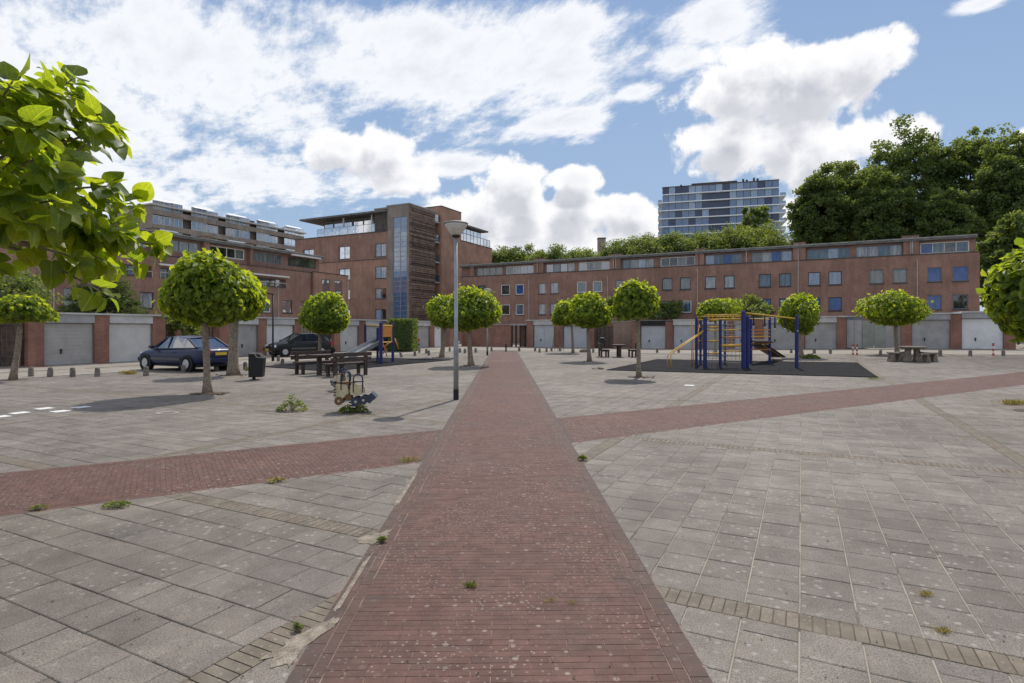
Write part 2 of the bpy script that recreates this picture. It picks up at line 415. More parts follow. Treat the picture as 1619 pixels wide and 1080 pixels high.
M['coping'] = mat('dark_coping', (.07, .06, .058), (.11, .09, .08), ns=2, rough=.8)
M['whiteframe'] = mat('white_frame', (.72, .71, .68), (.62, .61, .58), ns=5, rough=.5)
M['greyframe'] = mat('grey_frame', (.20, .21, .22), (.15, .155, .16), ns=5, rough=.5)
M['darkframe'] = mat('dark_frame', (.045, .05, .06), rough=.5)
M['blueframe'] = mat('blue_grey_frame', (.16, .20, .27), rough=.5)
M['sill'] = mat('dark_sill', (.06, .055, .055), (.1, .09, .085), ns=8, rough=.8)
M['pipe'] = mat('white_downpipe', (.52, .50, .46), (.40, .38, .35), ns=3, rough=.6)
M['band_white'] = mat('white_floor_band', (.85, .86, .87), rough=.6)
M['fascia'] = mat('pale_fascia', (.55, .545, .53), (.44, .435, .42), ns=1.5, rough=.7)
M['fascia_grey'] = mat('grey_fascia', (.36, .365, .37), (.29, .29, .295), ns=1.5, rough=.7)
M['fascia_black'] = mat('black_fascia', (.02, .022, .02), rough=.7)
M['door_grey'] = mat('grey_garage_door', (.40, .385, .37), (.33, .315, .305), ns=1.5, rough=.6)
M['door_light'] = mat('light_grey_garage_door', (.58, .57, .56), (.50, .495, .485), ns=1.5, rough=.6)
M['door_white'] = mat('white_garage_door', (.74, .74, .73), (.65, .65, .64), ns=1.5, rough=.6)
M['door_blue'] = mat('blue_grey_garage_door', (.47, .48, .50), (.41, .42, .44), ns=1.5, rough=.6)
M['door_olive'] = mat('olive_panel', (.30, .31, .27), (.25, .26, .22), ns=2, rough=.7)
M['black'] = mat('black_metal', (.018, .018, .02), rough=.5)
M['steel'] = mat('galvanised_steel', (.36, .38, .40), (.28, .30, .32), ns=6, rough=.45, metal=.35)
M['bowl'] = mat('lamp_bowl', (.62, .60, .54), (.52, .50, .45), ns=8, rough=.4)
M['lampgrey'] = mat('lamp_cap_grey', (.22, .21, .20), rough=.6)
M['wood_dark'] = mat('stained_wood', (.045, .030, .026), (.085, .062, .052), ns=10, rough=.7, bump=.002, bs=60)
M['wood_fence'] = mat('weathered_fence', (.055, .042, .035), (.10, .078, .062), ns=6, rough=.85, rnd=.3)
M['timber'] = mat('timber_slat', (.13, .085, .065), (.20, .14, .105), ns=1.5, rough=.8, rnd=.45)
M['concrete'] = mat('mossy_concrete', (.15, .125, .105), (.26, .22, .18), ns=9, rough=.95, bump=.01, bs=25)
M['bollard'] = mat('bollard_concrete', (.13, .115, .10), (.24, .21, .18), ns=14, rough=.95, bump=.006, bs=40)
M['blue'] = mat('blue_paint', (.020, .026, .13), (.03, .036, .16), ns=7, rough=.45)
M['yellow'] = mat('yellow_paint', (.72, .44, .06), (.60, .34, .05), ns=7, rough=.45)
M['orange'] = mat('orange_panel', (.60, .24, .05), (.50, .20, .05), ns=7, rough=.5)
M['rope'] = mat('grey_rope', (.33, .31, .28), rough=.9)
M['slide'] = mat('slide_steel', (.62, .62, .62), (.5, .5, .5), ns=2, rough=.32, metal=.7)
M['cream'] = mat('cream_panel', (.58, .50, .30), (.45, .40, .27), ns=12, rough=.6)
M['navy'] = mat('navy_panel', (.035, .045, .07), (.05, .06, .09), ns=6, rough=.55)
M['brown'] = mat('brown_panel', (.16, .09, .045), rough=.6)
M['red'] = mat('red_post', (.45, .06, .04), rough=.55)
M['bark'] = mat('bark', (.30, .245, .185), (.18, .145, .11), ns=14, rough=.95, bump=.02, bs=22)
M['bark_dark'] = mat('dark_bark', (.07, .055, .045), rough=.95)
M['leaf_near'] = leaf_mat('catalpa_leaf_near', (.040, .080, .014), (.115, .165, .022), trans=.60, veins=True, rough=.42, tm=(6.0, 4.6, 1.3))
M['leaf_ball'] = leaf_mat('catalpa_leaf', (.050, .092, .016), (.135, .190, .030), trans=.50, rough=.45, tm=(5.0, 4.0, 1.2))
M['leaf_rim_lit'] = leaf_mat('rim_lit_catalpa_leaf', (.12, .19, .024), (.26, .32, .04), trans=.55, rough=.45, tm=(3.0, 2.5, 1.0))  # yellow-green mostly paints sun glowing through the crown rim, partly fresh growth
M['leaf_tree'] = leaf_mat('tree_leaf', (.078, .120, .042), (.130, .178, .066), trans=.42, rough=.55)
M['leaf_pale'] = leaf_mat('pale_tree_leaf', (.100, .145, .048), (.150, .198, .070), trans=.45, rough=.55)
M['leaf_dark'] = leaf_mat('dark_tree_leaf', (.082, .128, .048), (.145, .195, .078), trans=.45, rough=.55)
M['leaf_conifer'] = leaf_mat('conifer_needles', (.050, .088, .038), (.095, .130, .065), trans=.3, rough=.6)
M['weed'] = leaf_mat('weed_leaf', (.09, .14, .03), (.16, .20, .06), trans=.4, rough=.5)
M['drygrass'] = leaf_mat('dry_grass', (.32, .27, .13), (.20, .20, .07), trans=.3, rough=.6)
M['tyre'] = mat('tyre', (.012, .012, .012), rough=.85)
M['rim'] = mat('wheel_rim', (.45, .46, .47), rough=.35, metal=.6)
M['carblue'] = mat('dark_blue_car_paint', (.008, .016, .060), rough=.38, spec=.3, coat=.25)
M['carblack'] = mat('black_car_paint', (.008, .009, .011), rough=.38, spec=.3, coat=.2)
M['cartrim'] = mat('grey_car_trim', (.10, .10, .11), rough=.6)
M['carglass'] = pane_mat('car_glass', (.012, .014, .018), fk=.4, gloss=.0, rough=.02)
M['headlamp'] = mat('headlamp_glass', (.75, .78, .8), rough=.12, spec=.7, coat=1)
M['taillamp'] = mat('taillamp_red', (.42, .02, .02), rough=.2, coat=1)
M['plate'] = mat('yellow_number_plate', (.70, .48, .06), rough=.5)
PANES = {
 'dark': pane_mat('pane_dark_room', (.018, .020, .022), (.05, .05, .05), gloss=.10),
 'blind': pane_mat('pane_grey_blind', (.19, .21, .20), (.145, .16, .155), gloss=.07),
 'net': pane_mat('pane_white_net', (.36, .38, .39), (.20, .22, .24), gloss=.08, stripe=22),
 'blue': pane_mat('pane_blue_curtain', (.022, .070, .22), (.035, .10, .29), gloss=.05),
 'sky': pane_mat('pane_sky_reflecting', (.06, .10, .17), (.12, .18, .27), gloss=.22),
 'teal': pane_mat('pane_teal_blind', (.055, .10, .14), (.10, .16, .20), gloss=.08, stripe=14),
 'louvre': pane_mat('pane_louvre', (.20, .215, .21), (.26, .27, .26), gloss=.05, stripe=30),
 'tower': pane_mat('pane_tower_blue', (.06, .13, .26), (.10, .19, .34), gloss=.06),
 'towerpale': pane_mat('pane_tower_pale', (.14, .25, .40), (.22, .33, .46), gloss=.08),
 'towerdark': pane_mat('pane_tower_dark', (.022, .048, .11), gloss=.03, fk=.4),
}
# ================================================================== GROUND
R = random.Random(7)
def sheet(name, poly_or_grid, m, z, cuts=None, kind='structure', **kw):
    """sheet over a rectangle grid (x0,x1,y0,y1,nx,ny) following the ground"""
    x0, x1, y0, y1, nx, ny = poly_or_grid; b = MB(); vs = []; fs = []
    for j in range(ny+1):
        for i in range(nx+1):
            x = x0+(x1-x0)*i/nx; y = y0+(y1-y0)*j/ny; vs.append((x, y, gz(x, y)+z))
    for j in range(ny):
        for i in range(nx):
            k = j*(nx+1)+i; fs.append((k, k+1, k+nx+2, k+nx+1))
    return b.add(vs, fs).build(name, m, None, kind=kind, **kw)
sheet('ground', (-900, 900, -60, 1500, 12, 12), M['grass'], -.55)
sheet('terrain', (-160, 160, -12, 160, 80, 60), M['street'], -.016)
# streets along the garages, laid over the terrain
def strip_ab(a0, a1, b0, b1, n, z):
    b = MB(); vs = []; fs = []
    for i in range(n+1):
        for j in range(n+1):
            x, y = ab(a0+(a1-a0)*i/n, b0+(b1-b0)*j/n); vs.append((x, y, gz(x, y)+z))
    for i in range(n):
        for j in range(n):
            k = i*(n+1)+j; fs.append((k, k+1, k+n+2, k+n+1))
    return b.add(vs, fs)
A_END, B_END = 41.4, -24.3
strip_ab(-2, A_END, B_END, 46, 40, -.006).build('joint_bed', M['grout'], None, kind='structure')

MA, MBB, A0, B0, BW = 5.12, 5.12, 3.75, -2.57, .2
PIT = (MA-BW)/16
# the two red paths: (normal, low, high)
psi = -math.atan2(12, F); n_main = Vector((math.cos(psi), -math.sin(psi), 0)); d_main = Vector((math.sin(psi), math.cos(psi), 0))
MAIN = (n_main, -1.057*math.cos(psi), 1.0023*math.cos(psi)); MAIN_END = 44.4
kx = .61; n_cr = Vector((-kx, 1, 0)).normalized(); d_cr = Vector((1, kx, 0)).normalized()
CROSS = (n_cr, 8.08*n_cr.y, 10.5*n_cr.y)
def halfplane(poly, n, c, keep_low):
    out = []; L = len(poly)
    for i in range(L):
        p, q = poly[i], poly[(i+1) % L]
        dp, dq = n.x*p[0]+n.y*p[1]-c, n.x*q[0]+n.y*q[1]-c
        if not keep_low: dp, dq = -dp, -dq
        if dp <= 0: out.append(p)
        if dp*dq < 0:
            t = dp/(dp-dq); out.append((p[0]+(q[0]-p[0])*t, p[1]+(q[1]-p[1])*t))
    return out
def area(poly): return abs(sum(poly[i][0]*poly[(i+1) % len(poly)][1]-poly[(i+1) % len(poly)][0]*poly[i][1] for i in range(len(poly))))/2
def touches(poly, st):
    ds = [st[0].x*p[0]+st[0].y*p[1] for p in poly]; return max(ds) > st[1] and min(ds) < st[2]
def outside(poly, st):
    if not touches(poly, st): return [poly]
    r = [halfplane(poly, st[0], st[1], True), halfplane(poly, st[0], st[2], False)]
    return [p for p in r if len(p) > 2 and area(p) > .0015]
def inview(x, y): return y > 1.9 and abs(x) < y*.93+1.0
def onscreen(x, y): return y > 2.72 and abs(x) < y*.888
def slab(mb, poly, z0, z1, inset, full=True, drop=.0035):
    drop = .0035 if inset > .004 else (.0012 if inset < .002 else .002)
    """a paving piece: flat top with a worn edge, short sides"""
    n = len(poly); cx = sum(p[0] for p in poly)/n; cy = sum(p[1] for p in poly)/n
    sgn = sum(poly[i][0]*poly[(i+1) % n][1]-poly[(i+1) % n][0]*poly[i][1] for i in range(n))
    if sgn < 0: poly = poly[::-1]
    g = gz(cx, cy) if (cx > 9 and cy > 20) else 0
    def ins(d):
        o = []
        for x, y in poly:
            L = math.hypot(x-cx, y-cy) or 1; k = max(0, 1-d*1.35/L); o.append((cx+(x-cx)*k, cy+(y-cy)*k))
        return o
    top = ins(inset*1.0)
    vs = [(x, y, z1+g) for x, y in top]+[(x, y, z1-drop+g) for x, y in poly]+[(x, y, z0+g) for x, y in poly]
    fs = [tuple(range(n))]
    for i in range(n):
        j = (i+1) % n; fs.append((n+i, n+j, j, i))
        if full: fs.append((2*n+i, 2*n+j, n+j, n+i))
    mb.add(vs, fs)
def lay(pieces, name, m, parent, inset, lim=300):
    """pieces = list of polygons; the ones that show largest become objects, the rest one joined part"""
    def key(p):
        cx = sum(q[0] for q in p)/len(p); cy = sum(q[1] for q in p)/len(p)
        return (0 if onscreen(cx, cy) else 1, cy**3/max(area(p), 1e-5))
    pieces.sort(key=key)
    shared = {}
    for p in pieces[:lim]:
        cx = sum(q[0] for q in p)/len(p); cy = sum(q[1] for q in p)/len(p)
        loc = [(round(q[0]-cx, 4), round(q[1]-cy, 4)) for q in p]; k = tuple(loc)
        if k in shared:
            o = shared[k].copy(); COL.objects.link(o)
        else:
            mb = MB(); slab(mb, loc, -.03, 0, inset); o = mb.build(name, m); o.parent = parent; shared[k] = o
        o.location = (cx, cy, R.uniform(-.0018, .0018) if area(p) > .03 else R.uniform(-.0006, .0006)); t = .005
        o.rotation_euler = (R.uniform(-t, t), R.uniform(-t, t), R.uniform(-t, t)*.6) if area(p) > .03 else (0, 0, 0)
    mb = MB()
    for p in pieces[lim:]: slab(mb, p, -.02, R.uniform(-.0018, .0018) if area(p) > .03 else R.uniform(-.0006, .0006), inset, full=(sum(q[1] for q in p)/len(p) < 16))
    if pieces[lim:]: mb.build(name, m, parent, kind='stuff')
def rect_ab(a0, a1, b0, b1): return [ab(a0, b0), ab(a1, b0), ab(a1, b1), ab(a0, b1)]
plaza = thing('plaza', None, None); plaza['kind'] = 'structure'
tiles, bands = [], []
def clip_all(poly, side=None):
    res = []
    for p in outside(poly, MAIN):
        c = sum(n_main.x*q[0]+n_main.y*q[1] for q in p)/len(p)
        if side == 'L' and c > 0: continue
        if side == 'R' and c < 0: continue
        res += outside(p, CROSS)
    return res
JT = .0036
for i in range(-3, 9):
    a_i = A0+MA*i
    for j in range(-6, 10):
        b_j = B0+MBB*j
        for r in range(16):
            for c in range(-1, 17):
                # left of the path: courses along DB, half bond
                t0 = a_i+BW/2+r*PIT; t1 = t0+PIT
                u0 = b_j+BW/2+(c+(.5 if r % 2 else 0))*PIT; u1 = u0+PIT
                u0 = max(u0, b_j+BW/2); u1 = min(u1, b_j+MBB-BW/2)
                if u1-u0 > .05:
                    x, y = ab((t0+t1)/2, (u0+u1)/2)
                    if inview(x, y) and (t0+t1)/2 < A_END and u0 > B_END and x < .3 and y < 60:
                        e = R.uniform(.5, 1.5)
                        tiles += clip_all(rect_ab(t0+JT*e, t1-JT, u0+JT*.7, u1-JT*.7*e), 'L')
                # right of the path: files along DA
                u0 = b_j+BW/2+r*PIT; u1 = u0+PIT
                t0 = a_i+BW/2+(c+(.5 if (r*7+j) % 3 == 1 else 0))*PIT; t1 = t0+PIT
                t0 = max(t0, a_i+BW/2); t1 = min(t1, a_i+MA-BW/2)
                if t1-t0 > .05:
                    x, y = ab((t0+t1)/2, (u0+u1)/2)
                    if inview(x, y) and (t0+t1)/2 < A_END and x > -.3 and y < 60:
                        e = R.uniform(.5, 1.4)
                        tiles += clip_all(rect_ab(t0+JT*.8, t1-JT*.8*e, u0+JT*1.2, u1-JT*1.2*e), 'R')
# bands of narrow yellowish bricks between the fields of tiles
for i in range(-3, 9):
    a_i = A0+MA*i
    if a_i > A_END: continue
    u = B_END
    while u < 45:
        x, y = ab(a_i, u); st = .069 if y < 18 else .21
        if inview(x, y) and y < 55: bands += clip_all(rect_ab(a_i-BW/2+.003, a_i+BW/2-.003, u+.003, u+st-.003))
        u += st
for j in range(-5, 10):
    b_j = B0+MBB*j; t = -2
    while t < A_END:
        x, y = ab(t, b_j); st = .069 if y < 18 else .21
        q = ((t+st/2-A0) % MA)
        if inview(x, y) and y < 55 and BW*.7 < q < MA-BW*.7: bands += clip_all(rect_ab(t+.003, t+st-.003, b_j-BW/2+.003, b_j+BW/2-.003))
        t += st
bands = [p for p in bands if len(p) > 2]
lay(tiles, 'paving_tile', M['tile'], plaza, .006)
lay(bands, 'band_brick', M['bandbrick'], plaza, .003, 200)

def path_pt(o, d, n, s, t): return (o.x+d.x*s+n.x*t, o.y+d.y*s+n.y*t)
def brick_path(name, d, st, s0, s1, o, clip=None, near=30):
    """clay bricks laid across the path in stretcher courses, with edge rows laid lengthwise"""
    n, lo, hi = st; par = thing(name, None, None); par['kind'] = 'structure'
    P = []
    def add(sa, sb, ta, tb):
        p = [path_pt(o, d, n, sa, ta), path_pt(o, d, n, sa, tb), path_pt(o, d, n, sb, tb), path_pt(o, d, n, sb, ta)]
        cx = (p[0][0]+p[2][0])/2; cy = (p[0][1]+p[2][1])/2
        if not inview(cx, cy): return
        P.extend(outside(p, clip) if clip else [p])
    s = s0; k = 0; g = .0016; row = .0545
    while s < s1:
        x, y = path_pt(o, d, n, s, (lo+hi)/2)
        big = y > near; st_ = row if not big else row*4
        sh = [0, .5][k % 2]*.205+R.uniform(-.006, .006)
        t = lo+.165-sh
        while t < hi-.165:
            ta = max(t, lo+.167); tb = min(t+.205 if not big else t+.82, hi-.167)
            if tb-ta > .02: add(s+g*.7, s+st_-g*.7, ta+g*1.25, tb-g*1.25)
            t += .205 if not big else .82
        s += st_; k += 1
    for ta, tb, off in ((lo, lo+.095, 0), (lo+.1, lo+.162, .1), (hi-.162, hi-.1, .05), (hi-.095, hi, .12)):
        s = s0-off
        while s < s1:
            x, y = path_pt(o, d, n, s, ta); L = .205 if y < near else .82
            add(s+g, s+L-g, ta+g*.6, tb-g*.6); s += L
    P = [p for p in P if len(p) > 2]
    lay(P, 'brick', M['pbrick'], par, .0015, 300)
    # bed under the bricks
    return par
zero = Vector((0, 0, 0))
brick_path('main_brick_path', d_main, MAIN, 1.9, MAIN_END, zero)
brick_path('cross_brick_path', d_cr, CROSS, -9, 34, zero, clip=MAIN, near=22)
def bed(name, d, n, lo, hi, s0, s1, m, z, step=1.0):
    b = MB(); k = 0; s = s0; vs = []; fs = []
    while s < s1+.01:
        for t in (lo, hi):
            x, y = path_pt(zero, d, n, s, t); vs.append((x, y, gz(x, y)+z))
        s += step
    for i in range(len(vs)//2-1): fs.append((2*i, 2*i+1, 2*i+3, 2*i+2))
    return b.add(vs, fs).build(name, m, None, kind='structure')
bed('main_path_bed', d_main, n_main, MAIN[1]-.02, MAIN[2]+.02, 1, MAIN_END, M['sand'], -.0030)
bed('cross_path_bed', d_cr, n_cr, CROSS[1]-.02, CROSS[2]+.02, -9.5, 34.5, M['sand'], -.0042)

# sand drifts along the left edge of the path, where two bands run into it
def blotch(pts, z, name, m, seed=1, jag=.12, **kw):
    rr = random.Random(seed); c = Vector((sum(p[0] for p in pts)/len(pts), sum(p[1] for p in pts)/len(pts), 0)); ring = []
    N = len(pts)
    for i in range(N):
        p, q = Vector((*pts[i][:2], 0)), Vector((*pts[(i+1) % N][:2], 0))
        for k in range(6):
            w = p.lerp(q, k/6); v = w-c; ring.append(c+v*(1+rr.uniform(-jag, jag)))
    vs = [(c.x, c.y, gz(c.x, c.y)+z+.004)]+[(p.x, p.y, gz(p.x, p.y)+z) for p in ring]; L = len(ring)
    return MB().add(vs, [(0, 1+i, 1+(i+1) % L) for i in range(L)]).build(name, m, None, **kw)
sp = []
def gp(l): return [tuple(G(*p))[:2] for p in l]
blotch(gp([(522, 972), (553, 925), (575, 888), (590, 875), (560, 925), (536, 965)]), .0035, 'sand_drift', M['drift'], 1, .12, kind='stuff')
blotch(gp([(420, 1040), (470, 1005), (530, 975), (528, 992), (480, 1025), (455, 1060)]), .0035, 'sand_drift', M['drift'], 2, .2, kind='stuff')
blotch(gp([(560, 852), (590, 845), (618, 838), (612, 848), (597, 862), (570, 858)]), .0035, 'sand_drift', M['drift'], 3, .22, kind='stuff')
blotch(gp([(620, 800), (652, 755), (662, 742), (655, 758), (630, 798)]), .0035, 'sand_drift', M['drift'], 4, .1, kind='stuff')

# painted white tiles
def painted(px, py, w=.28, d=.28, rz=-PHI):
    g = G(px, py); b = MB(); b.box((g.x, g.y, .004), (w, d, .004), rz)
    return g, b
wl = ['small white painted square cut by the left picture edge', 'white painted square in the front row left of the tree shadow', 'white painted square between two others left of the tree shadow',
      'white painted square nearest to the open drain hole', 'white painted square touching the shadow of the large round tree', 'lone white painted square in front of the climbing frame']
for k, (px, py) in enumerate([(0, 659), (31, 653), (70, 646), (95, 650.5), (129, 644), (1090, 609.5)]):
    g, b = painted(px, py); b.build('painted_square', M['white_paint'], None, label=wl[k], cat='paint mark', group='white painted squares on the paving')
# drain hole with broken rim
def drain(px, py, r, label):
    g = G(px, py); t = thing('drain_hole', label, 'drain', g)
    b = MB(); n = 20; vs = []; rr = random.Random(4)
    for ring, z in ((r, .006), (r*.72, .012), (r*.6, .004)):
        for i in range(n):
            q = ring*(1+rr.uniform(-.08, .08)); vs.append((g.x+q*math.cos(i*2*math.pi/n), g.y+q*.8*math.sin(i*2*math.pi/n), g.z+z))
    fs = [(k*n+i, k*n+(i+1) % n, (k+1)*n+(i+1) % n, (k+1)*n+i) for k in (0, 1) for i in range(n)]
    b.add(vs, fs).build('rim', M['kerb'], t)
    MB().lathe((g.x, g.y, g.z+.001), [(r*.6, 0), (r*.6, .004)], 16).build('cover', M['soil'], t)
drain(265, 653, .24, 'open drain hole with pale broken rim in front of the large round tree')

# rubber mats of the two playgrounds
def mat_quad(name, px, label):
    ps = [G(*p) for p in px]; t = thing(name, label, 'rubber mat', ps[0])
    b = MB(); n = 16
    def q(u, v): 
        p = (ps[0]*(1-u)+ps[1]*u)*(1-v)+(ps[3]*(1-u)+ps[2]*u)*v; return (p.x, p.y, gz(p.x, p.y)+.022)
    vs = [q(i/n, j/n) for j in range(n+1) for i in range(n+1)]; b.add(vs, [(j*(n+1)+i, j*(n+1)+i+1, (j+1)*(n+1)+i+1, (j+1)*(n+1)+i) for i in range(n) for j in range(n)])
    b.build('mat_surface', M['rubber'], t)
    e = MB(); c = (ps[0]+ps[1]+ps[2]+ps[3])/4
    for i in range(4):
        p, r_ = ps[i], ps[(i+1) % 4]; m_ = 12
        for k in range(m_):
            u, v = p.lerp(r_, k/m_), p.lerp(r_, (k+1)/m_)
            u = Vector((u.x, u.y, gz(u.x, u.y)+.012)); v = Vector((v.x, v.y, gz(v.x, v.y)+.012)); e.beam(u, v, .09, .032)
    e.build('kerb_strip', M['rubber'], t)
mat_quad('playground_mat', [(960, 585.5), (1386, 597), (1354, 574), (1040, 568.5)], 'black rubber safety mat spread under the blue and yellow climbing frame')
mat_quad('playground_mat', [(415, 580), (520, 587.5), (712, 569.5), (600, 566)], 'dark rubber safety mat under the metal slide beside the hedge')

# kerb line between plaza and street
def kerbline(a0, b0, a1, b1, name='kerb'):
    p, q = Vector((*ab(a0, b0), 0)), Vector((*ab(a1, b1), 0)); L = (q-p).length; n = max(2, int(L/1.0)); b = MB()
    for i in range(n):
        u, v = p.lerp(q, i/n), p.lerp(q, (i+.985)/n)
        if abs((u.x+v.x)/2) > 70: continue
        u.z = gz(u.x, u.y)-.04; v.z = gz(v.x, v.y)-.04; b.beam(u, v, .12, .10)
    b.build(name, M['kerb'], None, kind='structure')
kerbline(0, B_END, A_END, B_END, 'kerb'); kerbline(A_END, B_END, A_END, 40, 'kerb')
# ================================================================== BUILDINGS
class Fac:
    """upright plane: origin, direction to the right along it, normal to the viewer"""
    def __init__(s, O, D):
        s.O = Vector((O[0], O[1], 0)); s.D = Vector((D[0], D[1], 0)).normalized(); s.N = Vector((s.D.y, -s.D.x, 0))
    def s(s, px):
        u = (px-CX)/F; return (u*s.O.y-s.O.x)/(s.D.x-u*s.D.y)
    def p(s, t, z=0, n=0): q = s.O+s.D*t+s.N*n; return Vector((q.x, q.y, z))
    def z(s, px, py): return EYE+(HY-py)/F*s.p(s.s(px)).y
    def g(s, px): q = s.p(s.s(px)); return gz(q.x, q.y)
    def box(s, mb, s0, s1, z0, z1, n0, n1):
        return mb.obox(s.p((s0+s1)/2, (z0+z1)/2, (n0+n1)/2), s.D*(s1-s0)/2, s.N*(n1-n0)/2, Vector((0, 0, (z1-z0)/2)))
def wall_open(mb, fc, s0, s1, z0, z1, ops, n1, th):
    ops = [(max(a, s0), min(b, s1), max(c, z0), min(d, z1)) for a, b, c, d in ops if b > s0 and a < s1]
    xs = sorted({s0, s1, *[o[0] for o in ops], *[o[1] for o in ops]})
    for a, b in zip(xs, xs[1:]):
        if b-a < 1e-4: continue
        cuts = sorted([(o[2], o[3]) for o in ops if o[0] < (a+b)/2 < o[1]]); z = z0
        for c, d in cuts:
            if c > z+1e-4: fc.box(mb, a, b, z, c, n1-th, n1)
            z = max(z, d)
        if z1 > z+1e-4: fc.box(mb, a, b, z, z1, n1-th, n1)
def window(fc, par, s0, s1, z0, z1, frame, pane, nm=1, n=-.10, fw=.07, sill=True, split=None, panes=None, label=None):
    b = MB(); e = .004
    fc.box(b, s0+e, s0+fw, z0+e, z1-e, n-.03, n+.05); fc.box(b, s1-fw, s1-e, z0+e, z1-e, n-.03, n+.05)
    fc.box(b, s0+fw, s1-fw, z0+e, z0+fw, n-.03, n+.048); fc.box(b, s0+fw, s1-fw, z1-fw, z1-e, n-.03, n+.048)
    w = (s1-s0-2*fw)/nm; mw = .06
    for k in range(1, nm): fc.box(b, s0+fw+k*w-mw/2, s0+fw+k*w+mw/2, z0+fw, z1-fw, n-.03, n+.045)
    if split: fc.box(b, s0+fw, s1-fw, z0+(z1-z0)*split-.03, z0+(z1-z0)*split+.03, n-.03, n+.042)
    o = b.build('window', M[frame], par)
    if label: o['label'] = label
    for k in range(nm):
        q = MB(); fc.box(q, s0+fw+k*w-.01, s0+fw+(k+1)*w+.01, z0+fw-.01, z1-fw+.01, n-.02, n)
        pm = panes[k % len(panes)] if panes else pane
        q.build('pane', PANES[pm], o)
    if sill:
        q = MB(); fc.box(q, s0-.05, s1+.05, z0-.09, z0-.003, -.12, .05); q.build('sill', M['sill'], o)
    return o
def pipe(fc, par, s, z0, z1, n=.06, r=.04, m='pipe'):
    MB().tube([fc.p(s, z0, n), fc.p(s, z1, n)], r, 8).build('downpipe', M[m], par)

# ------------------------------------------------------------------ right hand row of houses
FR = Fac((2.57, 72), (1, -.515))
W1, W2, ST = (3.55, 4.9), (6.12, 7.45), (8.76, 9.8)
def row_house(fc, x0, x1, label, wins, strips, pillars, pipes, brick='brick_red', depth=9, wz=None, roof_up=0, mid=(), group=None, awn=(), top_x=None, parz=8.66, extra=()):
    s0, s1 = fc.s(x0), fc.s(x1); mp = fc.p((s0+s1)/2); t = thing('terraced_house', label, 'house', (mp.x, mp.y, gz(mp.x, mp.y)), group)
    ops = []
    for w in wins:
        a, b = fc.s(w[0]), fc.s(w[1]); zr = w[2]
        ops.append((a, b, zr[0], zr[1]))
        window(fc, t, a, b, zr[0], zr[1], w[3], w[4], nm=w[5] if len(w) > 5 else 1, fw=.07 if w[3] != 'whiteframe' else .10)
    for w in mid:
        a, b = fc.s(w[0]), fc.s(w[1]); ops.append((a, b, w[2][0], w[2][1]))
        window(fc, t, a, b, w[2][0], w[2][1], w[3], None, nm=w[4], panes=w[5], n=-.5)
        q = MB(); fc.box(q, a, b, w[2][0]+.38, w[2][0]+.44, .06, .11)
        for k in range(4): fc.box(q, a+(b-a)*k/3-.02, a+(b-a)*k/3+.02, w[2][0]-.1, w[2][0]+.38, .065, .105)
        q.build('balcony_rail', M['pipe'], t)
    b = MB(); wall_open(b, fc, s0+.002, s1-.002, -.3, parz, ops, 0, .28 if not mid else .62)
    fc.box(b, s0+.01, s1-.01, -.3, parz-.02, -depth, -.64)
    b.build('wall', M[brick], t)
    c = MB(); fc.box(c, s0+.002, s1-.002, parz+.001, parz+.09, -.34, .05); c.build('coping', M['coping'], t)
    if strips or pillars:
        r0, r1 = (s0, s1) if not top_x else (fc.s(top_x[0]), fc.s(top_x[1]))
        sops = []
        for w in strips:
            a, q = fc.s(w[0]), fc.s(w[1]); sops.append((a, q, ST[0], ST[1]+roof_up))
        b = MB(); f2 = Fac(fc.p(0, 0, -.45)[:2], fc.D[:2])
        wall_open(b, f2, r0+.004, r1-.004, parz-.015, 9.97+roof_up, sops, 0, .25)
        fc.box(b, r0+.02, r1-.02, parz-.015, 9.96+roof_up, -depth+.01, -.75); b.build('attic_wall', M[brick], t)
        for w in strips:
            a, q = fc.s(w[0]), fc.s(w[1])
            window(f2, t, a, q, ST[0], ST[1]+roof_up, w[2], None, nm=4, panes=w[3], sill=False, n=-.06, fw=.09 if w[2] == 'whiteframe' else .05)
        rr = MB(); fc.box(rr, r0+.001, r1-.001, 9.98+roof_up, 10.17+roof_up, -depth, .18); ro = rr.build('roof', M['roofdark'], t)
        e = MB(); fc.box(e, r0+.001, r1-.001, 10.175+roof_up, 10.27+roof_up, -.5, .22); e.build('roof_edge', M['roofpale'], ro)
        for k, (pa, pb) in enumerate(pillars):
            a, q = fc.s(pa), fc.s(pb); b = MB(); fc.box(b, a, q, parz+.095, 10.5+roof_up, -1.2, .02+.002*k)
            pl = b.build('fin_wall', M[brick], t)
            c = MB(); fc.box(c, a-.02, q+.02, 10.501+roof_up, 10.56+roof_up, -1.22, .04+.002*k); c.build('cap', M['coping'], pl)
    for px, za, zb in pipes: pipe(fc, t, fc.s(px), za, zb)
    for (xa, xb, zz) in awn:
        q = MB(); a, c_ = fc.s(xa), fc.s(xb); fc.box(q, a, c_, zz, zz+.16, .05, .30); q.build('awning_box', M['whiteframe'], t)
    return t
G4 = 'right row of terraced houses'
def pair(x, y, fr, pn, rows=(W1, W2)):
    o = []
    for z, p in zip(rows, (pn if isinstance(pn, tuple) else (pn, pn))):
        o += [(x[0], x[1], z, fr, p), (y[0], y[1], z, fr, p)]
    return o
